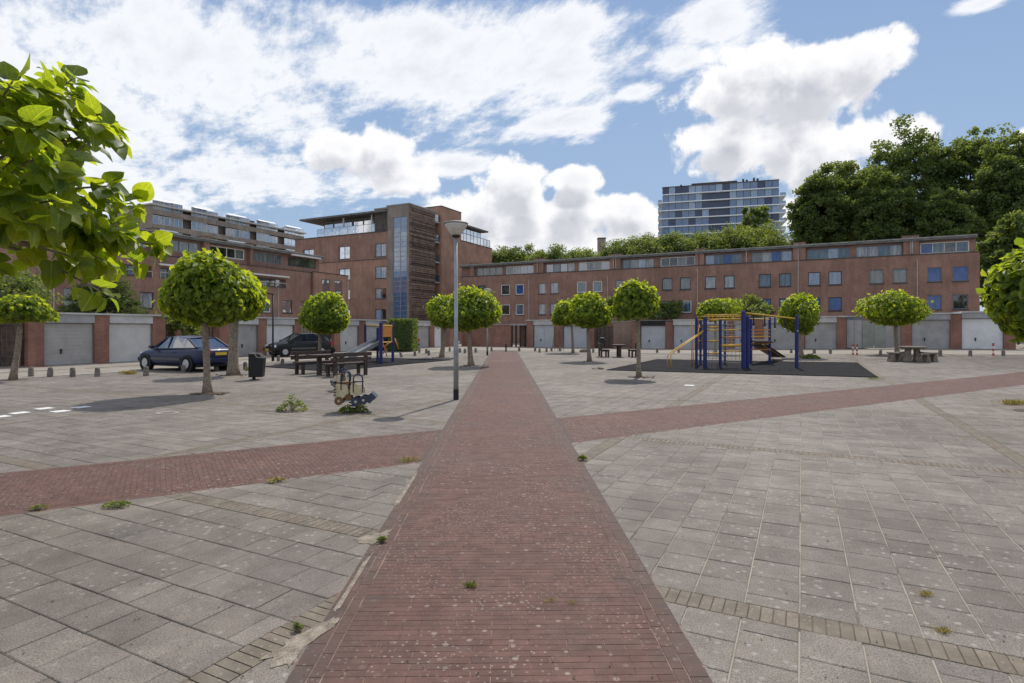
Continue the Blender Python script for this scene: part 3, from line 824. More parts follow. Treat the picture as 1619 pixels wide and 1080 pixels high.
row_house(FR, 727, 851, 'brick row house at the left end of the right row, touching the tall block',
    [(735, 746, W2, 'darkframe', 'dark'), (755, 768, W2, 'darkframe', 'dark'), (735, 746, W1, 'darkframe', 'dark'), (755, 768, W1, 'darkframe', 'blind'),
     (792, 806, W2, 'whiteframe', 'dark'), (815, 828, W2, 'whiteframe', 'blue'), (792, 806, W1, 'whiteframe', 'dark'), (815, 828, W1, 'whiteframe', 'sky')],
    [(750, 792, 'greyframe', ['louvre']), (798, 842.5, 'whiteframe', ['blind', 'net', 'sky', 'sky'])],
    [(743, 749), (843.5, 851)], [(849.8, 8.8, 10.4), (836.5, 2.6, 8.0)], group=G4)
row_house(FR, 851, 972, 'brick row house with one white and one grey framed window pair',
    pair((847.5+4, 860+3), (870, 883), 'greyframe', 'net')+pair((912, 927), (937, 952), 'whiteframe', ('sky', 'teal')),
    [(861, 907, 'greyframe', ['sky', 'teal', 'sky', 'net']), (913, 962, 'whiteframe', ['sky', 'teal', 'blind', 'sky'])],
    [(851.5, 859), (964, 971.5)], [(970.5, 8.8, 10.4), (961, 2.6, 8.0)], group=G4)
row_house(FR, 972, 1105, 'brick row house behind the round green bushes, third from the tall block',
    pair((973, 987), (997, 1012), 'greyframe', ('net', 'blind'))+[(1047, 1063, W2, 'darkframe', 'blind'), (1075, 1092, W2, 'darkframe', 'blind'), (1047, 1063, W1, 'darkframe', 'blind'), (1077, 1093, W1, 'whiteframe', 'teal')],
    [(982, 1033, 'greyframe', ['teal', 'net', 'sky', 'net']), (1043, 1098, 'whiteframe', ['dark', 'dark', 'louvre', 'dark'])],
    [(972.5, 981), (1099, 1104.5)], [(973.5, 8.8, 10.4), (1103, 2.6, 8.3)], group=G4)
row_house(FR, 1105, 1263, 'brick row house with the raised pale roof edge, behind the climbing frame',
    pair((1114.5, 1132), (1144.5, 1162), 'darkframe', ('teal', 'net'))+pair((1199.5, 1219), (1232, 1251), 'darkframe', ('blue', 'teal')),
    [(1114, 1172, 'blueframe', ['sky', 'teal', 'blue', 'teal']), (1188, 1252, 'blueframe', ['blind', 'net', 'blue', 'sky'])],
    [(1105.5, 1113), (1254, 1262.5)], [(1180, 8.8, 10.2), (1262, 2.6, 10.4)], group=G4)
row_house(FR, 1263, 1441, 'brick row house with sky blue upper windows, second from the right end',
    pair((1277.5, 1297), (1310, 1331), 'darkframe', ('blue', 'sky'))+pair((1375, 1397), (1412, 1434), 'greyframe', ('blind', 'blind')),
    [(1276, 1343.5, 'blueframe', ['teal', 'teal', 'sky', 'teal']), (1354, 1427, 'blueframe', ['net', 'net', 'teal', 'net'])],
    [(1263.5, 1274), (1428.5, 1440.5)], [(1440, 8.8, 10.4)], group=G4)
row_house(FR, 1441, 1549, 'brick row house at the right end of the row with white attic windows',
    [(1466, 1489, W2, 'greyframe', 'blue'), (1506, 1531, W2, 'greyframe', 'blue'), (1466, 1489, W1, 'greyframe', 'blue'), (1506, 1531, W1, 'greyframe', 'dark')],
    [(1456, 1534.5, 'whiteframe', ['blue', 'teal', 'dark', 'teal'])],
    [(1441.5, 1453)], [(1450, 2.6, 8.2), (1442.5, 8.8, 10.4)], group=G4, top_x=(1441, 1545))

# ------------------------------------------------------------------ left hand row
FL = Fac((-31.3, 49.6), (DA.x, DA.y))
G1 = 'left row of terraced houses'; MD = (6.3, 7.15); WL = (3.5, 4.9)
row_house(FL, 83, 247, 'brick row house at the far left, half hidden by the near leaves and the conifer',
    [(100, 123, WL, 'greyframe', 'blind'), (221, 243, WL, 'darkframe', 'net')],
    [(130, 170, 'greyframe', ['louvre']), (205, 239, 'greyframe', ['net', 'sky', 'net', 'sky'])], [(242, 246.5)],
    [(84.5, 2.4, 6.2)], mid=[(172, 240, MD, 'greyframe', 4, ['net', 'net', 'teal', 'teal'])], group=G1, parz=8.2)
row_house(FL, 247, 395, 'brick row house right behind the large round tree, with grey roller blinds in the attic',
    [(262, 285, WL, 'darkframe', 'net'), (300, 318, WL, 'darkframe', 'blind'), (345, 360, WL, 'darkframe', 'dark'), (372, 386, WL, 'greyframe', 'net')],
    [(254, 320, 'greyframe', ['louvre']), (334, 391, 'whiteframe', ['dark', 'dark', 'dark', 'blind'])], [(247.5, 252.5), (323, 332)],
    [], mid=[(253, 316, MD, 'greyframe', 4, ['louvre', 'teal', 'net', 'teal']), (335, 390, MD, 'greyframe', 3, ['teal', 'net', 'dark'])], awn=[(250, 318, 7.32)], group=G1, parz=8.2)
row_house(FL, 395, 509, 'brick row house between the round tree and the tall block, with white awning boxes',
    [(413, 428, WL, 'whiteframe', 'teal'), (447, 462, WL, 'darkframe', 'net'), (475, 486, WL, 'darkframe', 'blind')],
    [(401, 450, 'greyframe', ['louvre', 'net']), (459.5, 503.5, 'darkframe', ['net', 'net', 'blind', 'net'])], [(396, 400)],
    [(440, 2.4, 6.2)], mid=[(402, 452, MD, 'greyframe', 4, ['net', 'teal', 'dark', 'louvre'])], awn=[(398, 455, 7.32), (459, 505, 9.86)], group=G1, parz=8.2)
# end house, standing a little forward
FE = Fac(FL.p(0, 0, .55)[:2], FL.D[:2])
row_house(FE, 497, 551, 'flat roofed orange brick end house of the left row, beside the tall central block',
    [(509.5, 522, (6.0, 7.55), 'greyframe', 'teal'), (529, 541, (6.0, 7.55), 'greyframe', 'teal'), (499, 512, WL, 'greyframe', 'teal'), (529, 541, WL, 'greyframe', 'blind')],
    [], [], [(549.5, 2.4, 8.0)], brick='brick_orange', group=None, parz=8.25)

# ------------------------------------------------------------------ tall central brick block
F3 = Fac((-13.75, 77.0), (.893, -.449)); F3S = Fac((-13.75, 77.0), (DA.x, DA.y))
t = thing('apartment_block', 'tall red brick apartment block with a slatted timber stair tower and a glass strip', 'building', (-13.75, 77, 0))
sL, sT, sG0, sG1 = F3.s(466.5), F3.s(613.5), F3.s(622.5), F3.s(643.5)
cols = [(479.5, 496), (535.5, 553), (593, 610.5)]; rows3 = [(11.75, 13.55), (8.75, 10.35), (5.95, 7.35), (3.05, 4.5)]
ops = []
for ci, (a, b_) in enumerate(cols):
    for ri, (z0, z1) in enumerate(rows3):
        a_, q_ = F3.s(a), F3.s(b_); ops.append((a_, q_, z0, z1))
        nm = 2 if ri == 0 or (ri+ci) % 2 else 2
        window(F3, t, a_, q_, z0, z1, 'blueframe', None, nm=nm, panes=[['blue', 'net'], ['sky', 'net'], ['teal', 'net']][ci] if ri < 2 else (['dark'] if ri == 2 else ['blue', 'dark']), n=-.14)
b = MB(); wall_open(b, F3, sL, sT, -.3, 12.0-.55+.0, [o for o in ops if o[2] < 11], 0, .4); F3.box(b, sL+.02, sT-.01, -.3, 14.9, -13, -.42); b.build('wall', M['brick_orange'], t)
b = MB(); wall_open(b, F3, sL, sT, 11.46, 15.1, [o for o in ops if o[2] > 11], .015, .4); b.build('upper_wall', M['brick_red'], t)
b = MB(); F3.box(b, sL-.03, sT, 15.105, 15.24, -.5, .06); b.build('coping', M['coping'], t)
b = MB(); F3.box(b, sL, sT, 11.37, 11.455, -.2, .05); b.build('ledge', M['coping'], t)
# penthouse, balustrade and the thin canopy roof
f4 = Fac(F3.p(0, 0, -1.6)[:2], F3.D[:2]); ps0, ps1 = F3.s(500), sT
for k in range(7):
    a = ps0+(ps1-ps0)*k/7
    window(f4, t, a, a+(ps1-ps0)/7-.05, 15.26, 17.6, 'greyframe', ['dark', 'net', 'louvre', 'dark', 'net', 'dark', 'louvre'][k], nm=1, n=0, sill=False)
b = MB(); F3.box(b, ps0, ps1-.02, 15.26, 17.75, -9, -1.7); b.build('penthouse_wall', M['brick_brown'], t)
nb = 9
for k in range(nb):
    a = F3.s(500); e_ = sT-.1; w = (e_-a)/nb; q = MB(); F3.box(q, a+k*w+.03, a+(k+1)*w-.03, 15.3, 16.35, -.22, -.19)
    q.build('balustrade_pane', PANES['towerpale'], t)
q = MB(); F3.box(q, F3.s(500), sT-.1, 16.36, 16.41, -.24, -.17)
for k in range(nb+1):
    a = F3.s(500)+(sT-.1-F3.s(500))*k/nb; F3.box(q, a-.025, a+.025, 15.245, 16.36, -.23, -.18)
q.build('balustrade_rail', M['steel'], t)
b = MB(); F3.box(b, F3.s(477.5), sT-.01, 17.78, 18.02, -9.5, .5); b.build('canopy_roof', M['roofdark'], t)
for px in (538, 583, 607):
    q = MB(); F3.box(q, F3.s(px)-.09, F3.s(px)+.09, 15.26, 17.77, -.75, -.57); q.build('canopy_post', M['whiteframe'], t)
# stair tower: grey pier, glass strip, timber slats
b = MB(); F3.box(b, sT+.002, sG0-.05, -.3, 18.45, -6, .12); F3.box(b, sG0-.05, sG1+.05, 16.9, 18.45, -6, .12); F3.box(b, sG1+.05, 0, -.3, 18.45, -.5, .12)
F3.box(b, sG0-.05, sG1+.05, -.3, 2.2, -6, .10); b.build('tower_pier', M['brick_brown'], t)
nrow = 22
for r_ in range(nrow):
    z0 = 2.2+(16.9-2.2)*r_/nrow; z1 = 2.2+(16.9-2.2)*(r_+1)/nrow
    for c_ in range(2):
        a = sG0+(sG1-sG0)*c_/2; q = MB(); F3.box(q, a+.03, a+(sG1-sG0)/2-.03, z0+.03, z1-.03, -.05, -.02)
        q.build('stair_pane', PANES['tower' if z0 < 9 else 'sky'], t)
q = MB()
for r_ in range(nrow+1):
    z0 = 2.2+(16.9-2.2)*r_/nrow; F3.box(q, sG0, sG1, z0-.035, z0+.035, -.08, .02)
for c_ in range(3):
    a = sG0+(sG1-sG0)*c_/2; F3.box(q, a-.04, a+.04, 2.2, 16.9, -.08, .03)
q.build('stair_mullions', M['steel'], t)
b = MB(); F3S.box(b, .15, 6.05, -.3, 18.2, -6, -.12); b.build('tower_core', M['coping'], t)
rr = random.Random(3); n_s = 62
for k in range(n_s):
    z0 = .1+18.1*k/n_s; q = MB(); gap = .05 if k % 4 else .13
    F3S.box(q, .0, 6.1, z0+gap, z0+18.1/n_s, -.10, .02+rr.uniform(-.02, .02)); q.build('slat', M['timber'], t)
b = MB(); F3.box(b, F3.s(612.5)-.05, .15, 18.455, 18.62, -6.2, .2); b.build('tower_roof', M['roofpale'], t)
b = MB(); F3S.box(b, .0, 6.2, 18.21, 18.44, -6, .06); b.build('tower_fascia', M['brick_brown'], t)
# recessed balconies, tall brick slab and lower right wing
s_a, s_b, s_c, s_d = 6.15, F3S.s(696.5), F3S.s(728), F3S.s(777.5)
b = MB(); F3S.box(b, s_a, s_b, -.3, 17.5, -6, -1.5); b.build('recess_wall', M['greyframe'], t)
for k in range(6):
    q = MB(); z = 2.6+2.9*k; F3S.box(q, s_a, s_b, z, z+.2, -1.48, -.1); o = q.build('balcony', M['fascia_grey'], t)
    q = MB(); F3S.box(q, s_a+.02, s_b-.02, z+.21, z+1.15, -.16, -.12); q.build('balustrade', PANES['towerdark'], o)
b = MB(); F3S.box(b, s_b, s_c, -.3, 19.6, -7, .15); b.build('brick_slab', M['brick_orange'], t)
b = MB(); F3S.box(b, s_b-.03, s_c+.03, 19.602, 19.72, -7.05, .2); b.build('slab_coping', M['coping'], t)
b = MB(); F3S.box(b, s_c+.002, s_d, -.3, 15.35, -12, .02); b.build('wing_wall', M['brick_orange'], t)
b = MB(); F3S.box(b, s_c+.005, s_d+.04, 15.355, 15.46, -.4, .08); b.build('wing_coping', M['coping'], t)
w = (s_d-s_c-.3)/9
for k in range(9):
    q = MB(); F3S.box(q, s_c+.2+k*w+.05, s_c+.2+(k+1)*w-.05, 15.6, 16.7 if k > 5 else 17.6, -.35, -.30); q.build('terrace_pane', PANES['towerpale' if k % 2 else 'sky'], t)
q = MB()
for k in range(10): F3S.box(q, s_c+.2+k*w-.04, s_c+.2+k*w+.04, 15.46, 16.75 if k > 6 else 17.7, -.38, -.28)
F3S.box(q, s_c+.1, s_d-.05, 16.7, 16.77, -.38, -.28); q.build('terrace_frame', M['coping'], t)
b = MB(); F3S.box(b, s_c+.002, F3S.s(768), 17.75, 17.98, -9, .5); b.build('wing_canopy', M['roofdark'], t)
b = MB(); F3S.box(b, s_c+.3, F3S.s(757), 15.47, 17.74, -9, -1.2); b.build('wing_penthouse', M['brick_brown'], t)

# ------------------------------------------------------------------ long brown apartment building far left
F2 = Fac((-65.6, 105), (DA.x, DA.y)); F2B = Fac((-65.6, 105), (.893, -.449))
t = thing('gallery_flats', 'long grey brown flat building behind the left row with glazed balconies and white awnings', 'building', (-65.6, 105, 0))
b = MB(); L2 = F2.s(481); F2.box(b, 0, L2, -.3, 24.3, -12, -1.4); F2.box(b, -.25, 0, -.3, 24.4, -12, .1)
for k in range(9): F2.box(b, 0, L2, 1.1+2.72*k-.0, 2.05+2.72*k, -1.39, 0)
b.build('wall', M['brick_brown'], t)
b = MB(); F2.box(b, -.6, L2+.3, 24.45, 24.68, -12.3, .45); b.build('roof', M['fascia'], t)
b = MB(); F2.box(b, L2*.62, L2*.68, 24.96, 25.8, -6, -3); F2.box(b, L2*.93, L2*.96, 24.96, 25.9, -5, -3); b.build('roof_unit', M['coping'], t)
rr = random.Random(5); bay = 0; s_ = .15
while s_ < L2-.5:
    w = [3.4, 2.6, 1.5][bay % 3]
    for k in (5, 6, 7, 8):
        z0 = 2.06+2.72*k; ztop = z0+1.76
        if bay % 3 != 2:
            nm = 3
            window(F2, t, s_, s_+w-.1, z0, ztop-(0 if bay % 2 else .15), 'whiteframe', None, nm=nm, panes=[rr.choice(['net', 'sky', 'net', 'towerpale', 'teal']) for _ in range(nm)], n=-.25 if bay % 3 == 0 else -.5, sill=False, fw=.08)
        if bay % 6 == 0 and k in (8, 6) or bay % 6 == 3 and k == 8:
            q = MB(); q.add([F2.p(s_, ztop+.05, .05), F2.p(s_+w+1.0, ztop+.05, .05), F2.p(s_+w+1.0, ztop-.28, .75), F2.p(s_, ztop-.28, .75), F2.p(s_, ztop+.09, .05), F2.p(s_+w+1.0, ztop+.09, .05), F2.p(s_+w+1.0, ztop-.24, .75), F2.p(s_, ztop-.24, .75)],
                         [(0, 3, 2, 1), (4, 5, 6, 7), (0, 1, 5, 4), (1, 2, 6, 5), (2, 3, 7, 6), (3, 0, 4, 7)]); q.build('awning', M['band_white'], t)
    s_ += w; bay += 1

# ------------------------------------------------------------------ glass tower
F5 = Fac((57.4, 220), (1, -.30)); L5 = F5.s(1232)
t = thing('glass_tower', 'high glass apartment tower with white floor bands rising behind the trees', 'tower block', (75, 215, 0))
b = MB(); F5.box(b, .1, L5-.1, -.3, 33, -22, -.3); b.build('lower_floors', PANES['towerdark'], t)
b = MB(); F5.box(b, .3, L5-.3, 33.02, 56, -22, -.6); b.build('core', PANES['towerdark'], t)
rr = random.Random(11); nbay = 17; w = L5/nbay
for k in range(8):
    z0 = 56.0-3.05*(k+1)
    q = MB(); ext = 1.6 if k > 0 else -.2
    F5.box(q, -ext, L5+ext+(.6 if k else 0), z0-.12, z0+.20, -22.5, .75); q.build('floor_band', M['band_white'], t)
    for i in range(nbay):
        q = MB(); a = i*w; dep = 0 if not (7 <= i <= 9 and k) else -1.2
        F5.box(q, a+.10, a+w-.06, z0+.21, z0+2.86, -.28+dep, -.05+dep)
        q.build('pane', PANES[rr.choice(['tower', 'tower', 'tower', 'towerdark', 'towerpale', 'tower'])], t)
    for sg, s_0 in ((0, -1.5), (1, L5+.2)):
        if k: 
            q = MB(); F5.box(q, s_0, s_0+1.4+.5*sg, z0+.21, z0+1.2, .60, .68); q.build('balcony_pane', PANES['towerpale'], t)
b = MB(); F5.box(b, 0, L5, 55.8, 56.05, -22, .2); F5.box(b, L5*.27, L5*.66, 56.06, 57.4, -16, -3); b.build('roof', M['coping'], t)
b = MB()
for u_, hh in ((.16, .9), (.70, 1.5), (.73, 1.1), (.79, 1.6), (.82, 1.3), (.26, 1.0)): F5.box(b, L5*u_, L5*u_+.7, 56.06, 56.06+hh, -2.5, -1.8)
b.build('roof_vents', M['coping'], t)
# distant dark chimney above the tree line
t = thing('chimney_block', 'distant dark square chimney standing above the tree line', 'chimney', PT(951, 521, 150)*1.0)
b = MB(); p = PT(951, 378, 150); q = PT(951, 521, 150); b.box((p.x, 150, (p.z)/2), (1.9, 2.0, p.z)); b.build('shaft', M['brick_brown'], t)
b = MB(); b.box((p.x, 150, p.z+.12), (2.1, 2.2, .22)); b.build('cap', M['coping'], t)

# ------------------------------------------------------------------ garages
GL = Fac((-21.7, 26.67), (DA.x, DA.y)); GR = Fac((1.97, 55.25), (.889, -.458))
def garage(fc, x0, x1, pil, door, fascia, label, group, ztop=2.5, lpil=None, handle=True, ribs=11, depth=6, twin=False):
    s0, s1 = fc.s(x0), fc.s(x1); mp = fc.p((s0+s1)/2); g = gz(mp.x, mp.y)
    t = thing('garage', label, 'garage', (mp.x, mp.y, g), group)
    e0 = fc.s(lpil[0]) if lpil else s0; e1 = fc.s(pil[1]) if pil else s1; zt = g+ztop-.08
    k = 0
    for pp in ([lpil] if lpil else [])+([pil] if pil else []):
        b = MB(); fc.box(b, fc.s(pp[0]), fc.s(pp[1]), g-.3, zt-.012, -.5, .04); b.build('brick_pier', M['brick_garage'], t)
    b = MB(); fc.box(b, e0+.003, e1-.003, g-.3, zt-.012, -depth, -.55); b.build('wall', M['brick_garage'], t)
    b = MB(); fc.box(b, e0-.02, e1-.004, zt, zt+.09, -depth-.1, .14); b.build('roof', M['fascia'] if fascia != 'fascia_black' else M['roofdark'], t)
    b = MB(); fc.box(b, s0+.004, s1-.004, zt-.40, zt-.004, -.2, .055); b.build('fascia', M[fascia], t)
    b = MB(); z1 = zt-.44; z0 = g+.02; hh = (z1-z0)/ribs
    halves = [(s0+.03, (s0+s1)/2-.01), ((s0+s1)/2+.01, s1-.03)] if twin else [(s0+.03, s1-.03)]
    for a, c in halves:
        for i in range(ribs): fc.box(b, a, c, z0+i*hh+.012, z0+(i+1)*hh, -.16, -.12)
        fc.box(b, a+.005, c-.005, z0, z1, -.19, -.135)
    b.build('door', M[door], t)
    b = MB(); fc.box(b, s0, s0+.03, z0, z1+.03, -.18, -.06); fc.box(b, s1-.03, s1, z0, z1+.03, -.18, -.06); fc.box(b, s0+.03, s1-.03, z1, z1+.035, -.18, -.06); b.build('door_frame', M['greyframe'], t)
    if handle:
        b = MB(); c = s0+(s1-s0)*.34; fc.box(b, c-.03, c+.03, g+.55, g+.78, -.115, -.075); fc.box(b, c-.05, c+.05, g+.68, g+.72, -.074, -.05); b.build('handle', M['black'], t)
    b = MB(); fc.box(b, s0, s1, g-.05, g+.018, -.3, .3); b.build('threshold', M['kerb'], t)
    return t
GG, GH = 'garages of the left row', 'garages of the right row'
garage(GL, 70, 149, (149, 172), 'door_grey', 'fascia_grey', 'grey garage with a black handle, nearest on the left side', GG, lpil=(44, 69.5))
garage(GL, 172.5, 241, (241, 261), 'door_light', 'fascia', 'pale grey garage with a white fascia behind the nose of the dark blue car', GG, handle=False)
garage(GL, 372, 408, (408, 421), 'door_grey', 'fascia', 'grey garage between the two brick piers right of the large round tree', GG, lpil=(346, 371.5))
garage(GL, 421.5, 465, (465, 476), 'door_white', 'fascia', 'white garage directly behind the black hatchback and the black lamp post', GG)
garage(GL, 538, 567, (567, 577), 'door_light', 'fascia', 'light grey garage left of the blue slide posts', GG, lpil=(528, 537.5), twin=False)
garage(GL, 577.5, 601, (601, 612), 'door_light', 'fascia', 'light grey garage seen between the blue slide posts', GG, handle=False)
garage(GL, 657.5, 679.5, (679.5, 686.5), 'door_grey', 'fascia', 'narrow looking grey garage just right of the clipped hedge', GG, handle=False)
garage(GL, 687, 699, (699, 711), 'door_white', 'fascia', 'white garage at the far end of the left garage line', GG, handle=False)
garage(GR, 843.5, 876, (876, 890), 'door_blue', 'fascia', 'pale blue double leaf garage right of the brick wall and its timber posts', GH, lpil=(833, 843), ztop=2.62, twin=True)
garage(GR, 890.5, 929, (929, 939), 'door_blue', 'fascia_grey', 'blue grey garage hidden behind two round trees in the middle', GH, ztop=2.5)
garage(GR, 1013, 1052, (1052, 1064), 'door_blue', 'fascia_black', 'blue grey garage with the black fascia', GH, lpil=(1000, 1012.5))
garage(GR, 1064.5, 1101, (1101, 1110), 'door_blue', 'fascia', 'garage with a pale fascia left behind the climbing frame ladder', GH)
garage(GR, 1110.5, 1150, (1150, 1160), 'door_grey', 'fascia', 'garage seen through the rope net of the climbing frame', GH)
garage(GR, 1160.5, 1193, (1193, 1206), 'door_blue', 'fascia_grey', 'garage behind the thick blue posts of the climbing frame', GH)
garage(GR, 1206.5, 1262, (1262, 1272), 'door_grey', 'fascia_grey', 'grey garage under the hanging handles of the climbing frame', GH)
garage(GR, 1272.5, 1323, (1323, 1338), 'door_grey', 'fascia', 'wide grey garage right of the leaning round tree', GH)
garage(GR, 1441.5, 1502.5, (1502.5, 1520), 'door_grey', 'fascia_grey', 'grey garage with a small handle behind the stone picnic table', GH, lpil=(1425, 1441), ztop=2.55)
garage(GR, 1520.5, 1587, (1587, 1606), 'door_white', 'fascia_grey', 'white garage at the right end behind the red and white post', GH, ztop=2.6)

def wall_piece(name, cat, fc, x0, x1, z, m, label, cap='fascia', n=-.3, th=.22):
    s0, s1 = fc.s(x0), fc.s(x1); mp = fc.p((s0+s1)/2); g = gz(mp.x, mp.y); t = thing(name, label, cat, (mp.x, mp.y, g))
    b = MB(); fc.box(b, s0, s1, g-.2, g+z, n-th, n); b.build('wall', M[m], t)
    b = MB(); fc.box(b, s0-.02, s1+.02, g+z+.002, g+z+.07, n-th-.04, n+.05); b.build('coping', M[cap], t)
    return t
def boards(fc, x0, x1, z, m, label, name='board_fence', cat='fence', w=.11, gap=.02, n=-.3, rail=True, jag=0, bars=False):
    s0, s1 = fc.s(x0), fc.s(x1); mp = fc.p((s0+s1)/2); g = gz(mp.x, mp.y); t = thing(name, label, cat, (mp.x, mp.y, g)); rr = random.Random(int(x0))
    s = s0
    while s < s1-w*.5:
        b = MB(); fc.box(b, s, s+w-gap, g+.05, g+z-rr.uniform(0, jag), n-.03, n+rr.uniform(-.004, .004)); b.build('bar' if bars else 'board', M[m], t); s += w
    if rail:
        b = MB()
        for zz in (.35, z-.3): fc.box(b, s0, s1, g+zz, g+zz+.08, n-.09, n-.032)
        b.build('rail', M[m], t)
    return t
boards(GL, -14, 44, 2.1, 'wood_fence', 'dark board gate at the left edge behind the leaning thin tree', w=.17)
t = thing('gate_beam', 'pale crossbar over the dark board gate at the left edge', 'beam', GL.p(GL.s(20), 2.15)); b = MB(); GL.box(b, GL.s(-14), GL.s(43), 2.15, 2.23, -.2, -.05); b.build('bar', M['fascia'], t)
wall_piece('garden_wall', 'wall', GL, 320, 346, 1.0, 'brick_garage', 'low brick wall under the barred gate behind the blue car')
boards(GL, 262, 283, 2.0, 'wood_fence', 'wooden fence panel just right of the pale grey garage', w=.12)
boards(GL, 320, 346, 2.05, 'wood_fence', 'barred gate behind the tail of the dark blue car', name='barred_gate', cat='gate', w=.2, gap=.12, n=-.25, bars=True)
wall_piece('garden_wall', 'wall', GL, 476, 528, 2.3, 'brick_garage', 'brick wall behind the roof of the black hatchback', n=-1.5)
boards(GL, 477, 500, 2.0, 'door_olive', 'pale spiked gate left of the round tree behind the bench', name='spiked_gate', cat='gate', w=.28, gap=.18, bars=True, jag=.3)
boards(GL, 508, 528, 2.0, 'wood_fence', 'brown board door right of the scooter', w=.12)
boards(GL, 612, 657, 1.9, 'wood_fence', 'board fence behind the clipped hedge', w=.16)
# brick wall and shelter in the middle
wall_piece('garden_wall', 'wall', GR, 727, 806, 2.15, 'brick_garage', 'long brick wall closing the far end of the red path', cap='fascia_grey')
wall_piece('garden_wall', 'wall', GL, 711, 722, 2.2, 'brick_orange', 'short pale brick wall at the end of the left garage line', n=0)
t = thing('bike_shelter', 'open shelter with dark timber posts beside the long brick wall', 'shelter', GR.p(GR.s(820), 0))
for px in (806.5, 813, 820, 827, 831.5):
    b = MB(); s_ = GR.s(px); GR.box(b, s_-.07, s_+.07, 0, 2.1, -.45, -.3); b.build('post', M['wood_dark'], t)
b = MB(); GR.box(b, GR.s(806), GR.s(832.5), 2.11, 2.25, -2.5, -.1); b.build('roof', M['fascia_grey'], t)
b = MB(); GR.box(b, GR.s(806), GR.s(832.5), 0, 2.1, -2.6, -2.5); b.build('back_wall', M['brick_tan'], t)
wall_piece('garden_wall', 'wall', GR, 968, 999.5, 2.38, 'brick_tan', 'tan brick wall between the black barbecue and the black fascia garage', cap='kerb')
wall_piece('garden_wall', 'wall', GR, 940, 968, 1.9, 'brick_tan', 'lower tan brick wall behind the black barbecue', cap='wood_dark', n=-1)
boards(GR, 940, 967, 1.9, 'wood_fence', 'slatted gate between two round trees in front of the tan wall', name='slatted_gate', cat='gate', w=.2, gap=.09, bars=True)
t = boards(GR, 1339, 1362, 2.15, 'door_grey', 'grey board door left of the olive panel gate', w=.5, gap=.02)
boards(GR, 1364, 1400, 2.1, 'door_olive', 'olive grey panel gate behind the flat topped round tree', name='panel_gate', cat='gate', w=.75, gap=.03, n=-.28)
boards(GR, 1400.5, 1425, 2.1, 'door_grey', 'grey fence panel beside the brick pier of the end garages', w=.5, gap=.02)
wall_piece('shed', 'shed', GR, 1340, 1366, 2.42, 'greyframe', 'small grey shed behind the board door', n=-1.2, th=2)
# ================================================================== STREET FURNITURE
def lamp_post(px, py, label, H=4.3):
    g = G(px, py); t = thing('street_lamp', label, 'street lamp', g, 'pale cone lamps beside the red path')
    MB().lathe(g+Vector((0, 0, -.02)), [(.066, 0), (.066, .27), (.064, .275)], 16).build('base_sleeve', M['black'], t, smooth=False)
    b = MB(); b.lathe(g, [(.062, .25), (.060, 1.4), (.048, 1.5), (.040, H-.34)], 18); b.build('pole', M['steel'], t, smooth=True)
    b = MB(); b.lathe(g, [(.085, H-.37), (.10, H-.34), (.095, H-.30)], 16); b.build('collar', M['black'], t)
    b = MB(); b.lathe(g, [(.075, H-.33), (.12, H-.30), (.20, H-.20), (.26, H-.10), (.272, H-.045)], 28); b.build('bowl', M['bowl'], t, smooth=True)
    b = MB(); b.lathe(g, [(.29, H-.046), (.295, H-.03), (.27, H-.01), (.10, H+.03), (.02, H+.04)], 28); b.build('cap', M['lampgrey'], t)
lamp_post(721, 632, 'near galvanised street lamp with cone head and black foot beside the red path')
lamp_post(770.5, 562, 'far small looking street lamp at the far end of the red path', 4.35)
g = G(431.5, 571); t = thing('black_lamp_post', 'thin black lamp post with a short arm in front of the white garage', 'lamp post', g)
MB().lathe(g, [(.075, 0), (.07, .9), (.048, .95), (.042, 3.55)], 12).build('pole', M['black'], t, smooth=True)
b = MB(); b.beam(g+Vector((.04, 0, 3.58)), g+Vector((-.42, -.1, 3.66)), .18, .07); b.build('lamp_head', M['black'], t)

# litter bin
g = G(406.5, 600.5); t = thing('litter_bin', 'black litter bin with a slanted pale rimmed hood between two round trees', 'litter bin', (0, 0, 0))
def prof(b, pts, y0, y1): b.prism([(x, y0, z) for x, z in pts], (0, y1-y0, 0))
b = MB(); prof(b, [(-.235, .10), (.20, .10), (.25, .74), (.20, .78), (-.235, .80)], -.19, .19); b.build('body', M['black'], t, bevel=.015)
b = MB(); prof(b, [(-.24, .802), (.0, .802), (.21, .79), (.12, .905), (-.22, .92)], -.195, .195); b.build('hood', M['black'], t, bevel=.01)
b = MB(); b.beam((-.20, -.2, .90), (.10, -.2, .895), .012, .035); b.beam((.10, -.2, .895), (.235, -.2, .765), .012, .03); b.beam((-.02, -.2, .88), (.03, -.2, .775), .012, .03); b.beam((.03, -.2, .772), (.235, -.2, .755), .012, .03); b.build('rim', M['kerb'], t)
b = MB(); b.box((-.10, 0, .05), (.09, .09, .10)); b.box((-.10, 0, .008), (.26, .2, .016)); b.build('foot', M['black'], t)
t.location = g; t.rotation_euler = (0, 0, .18)

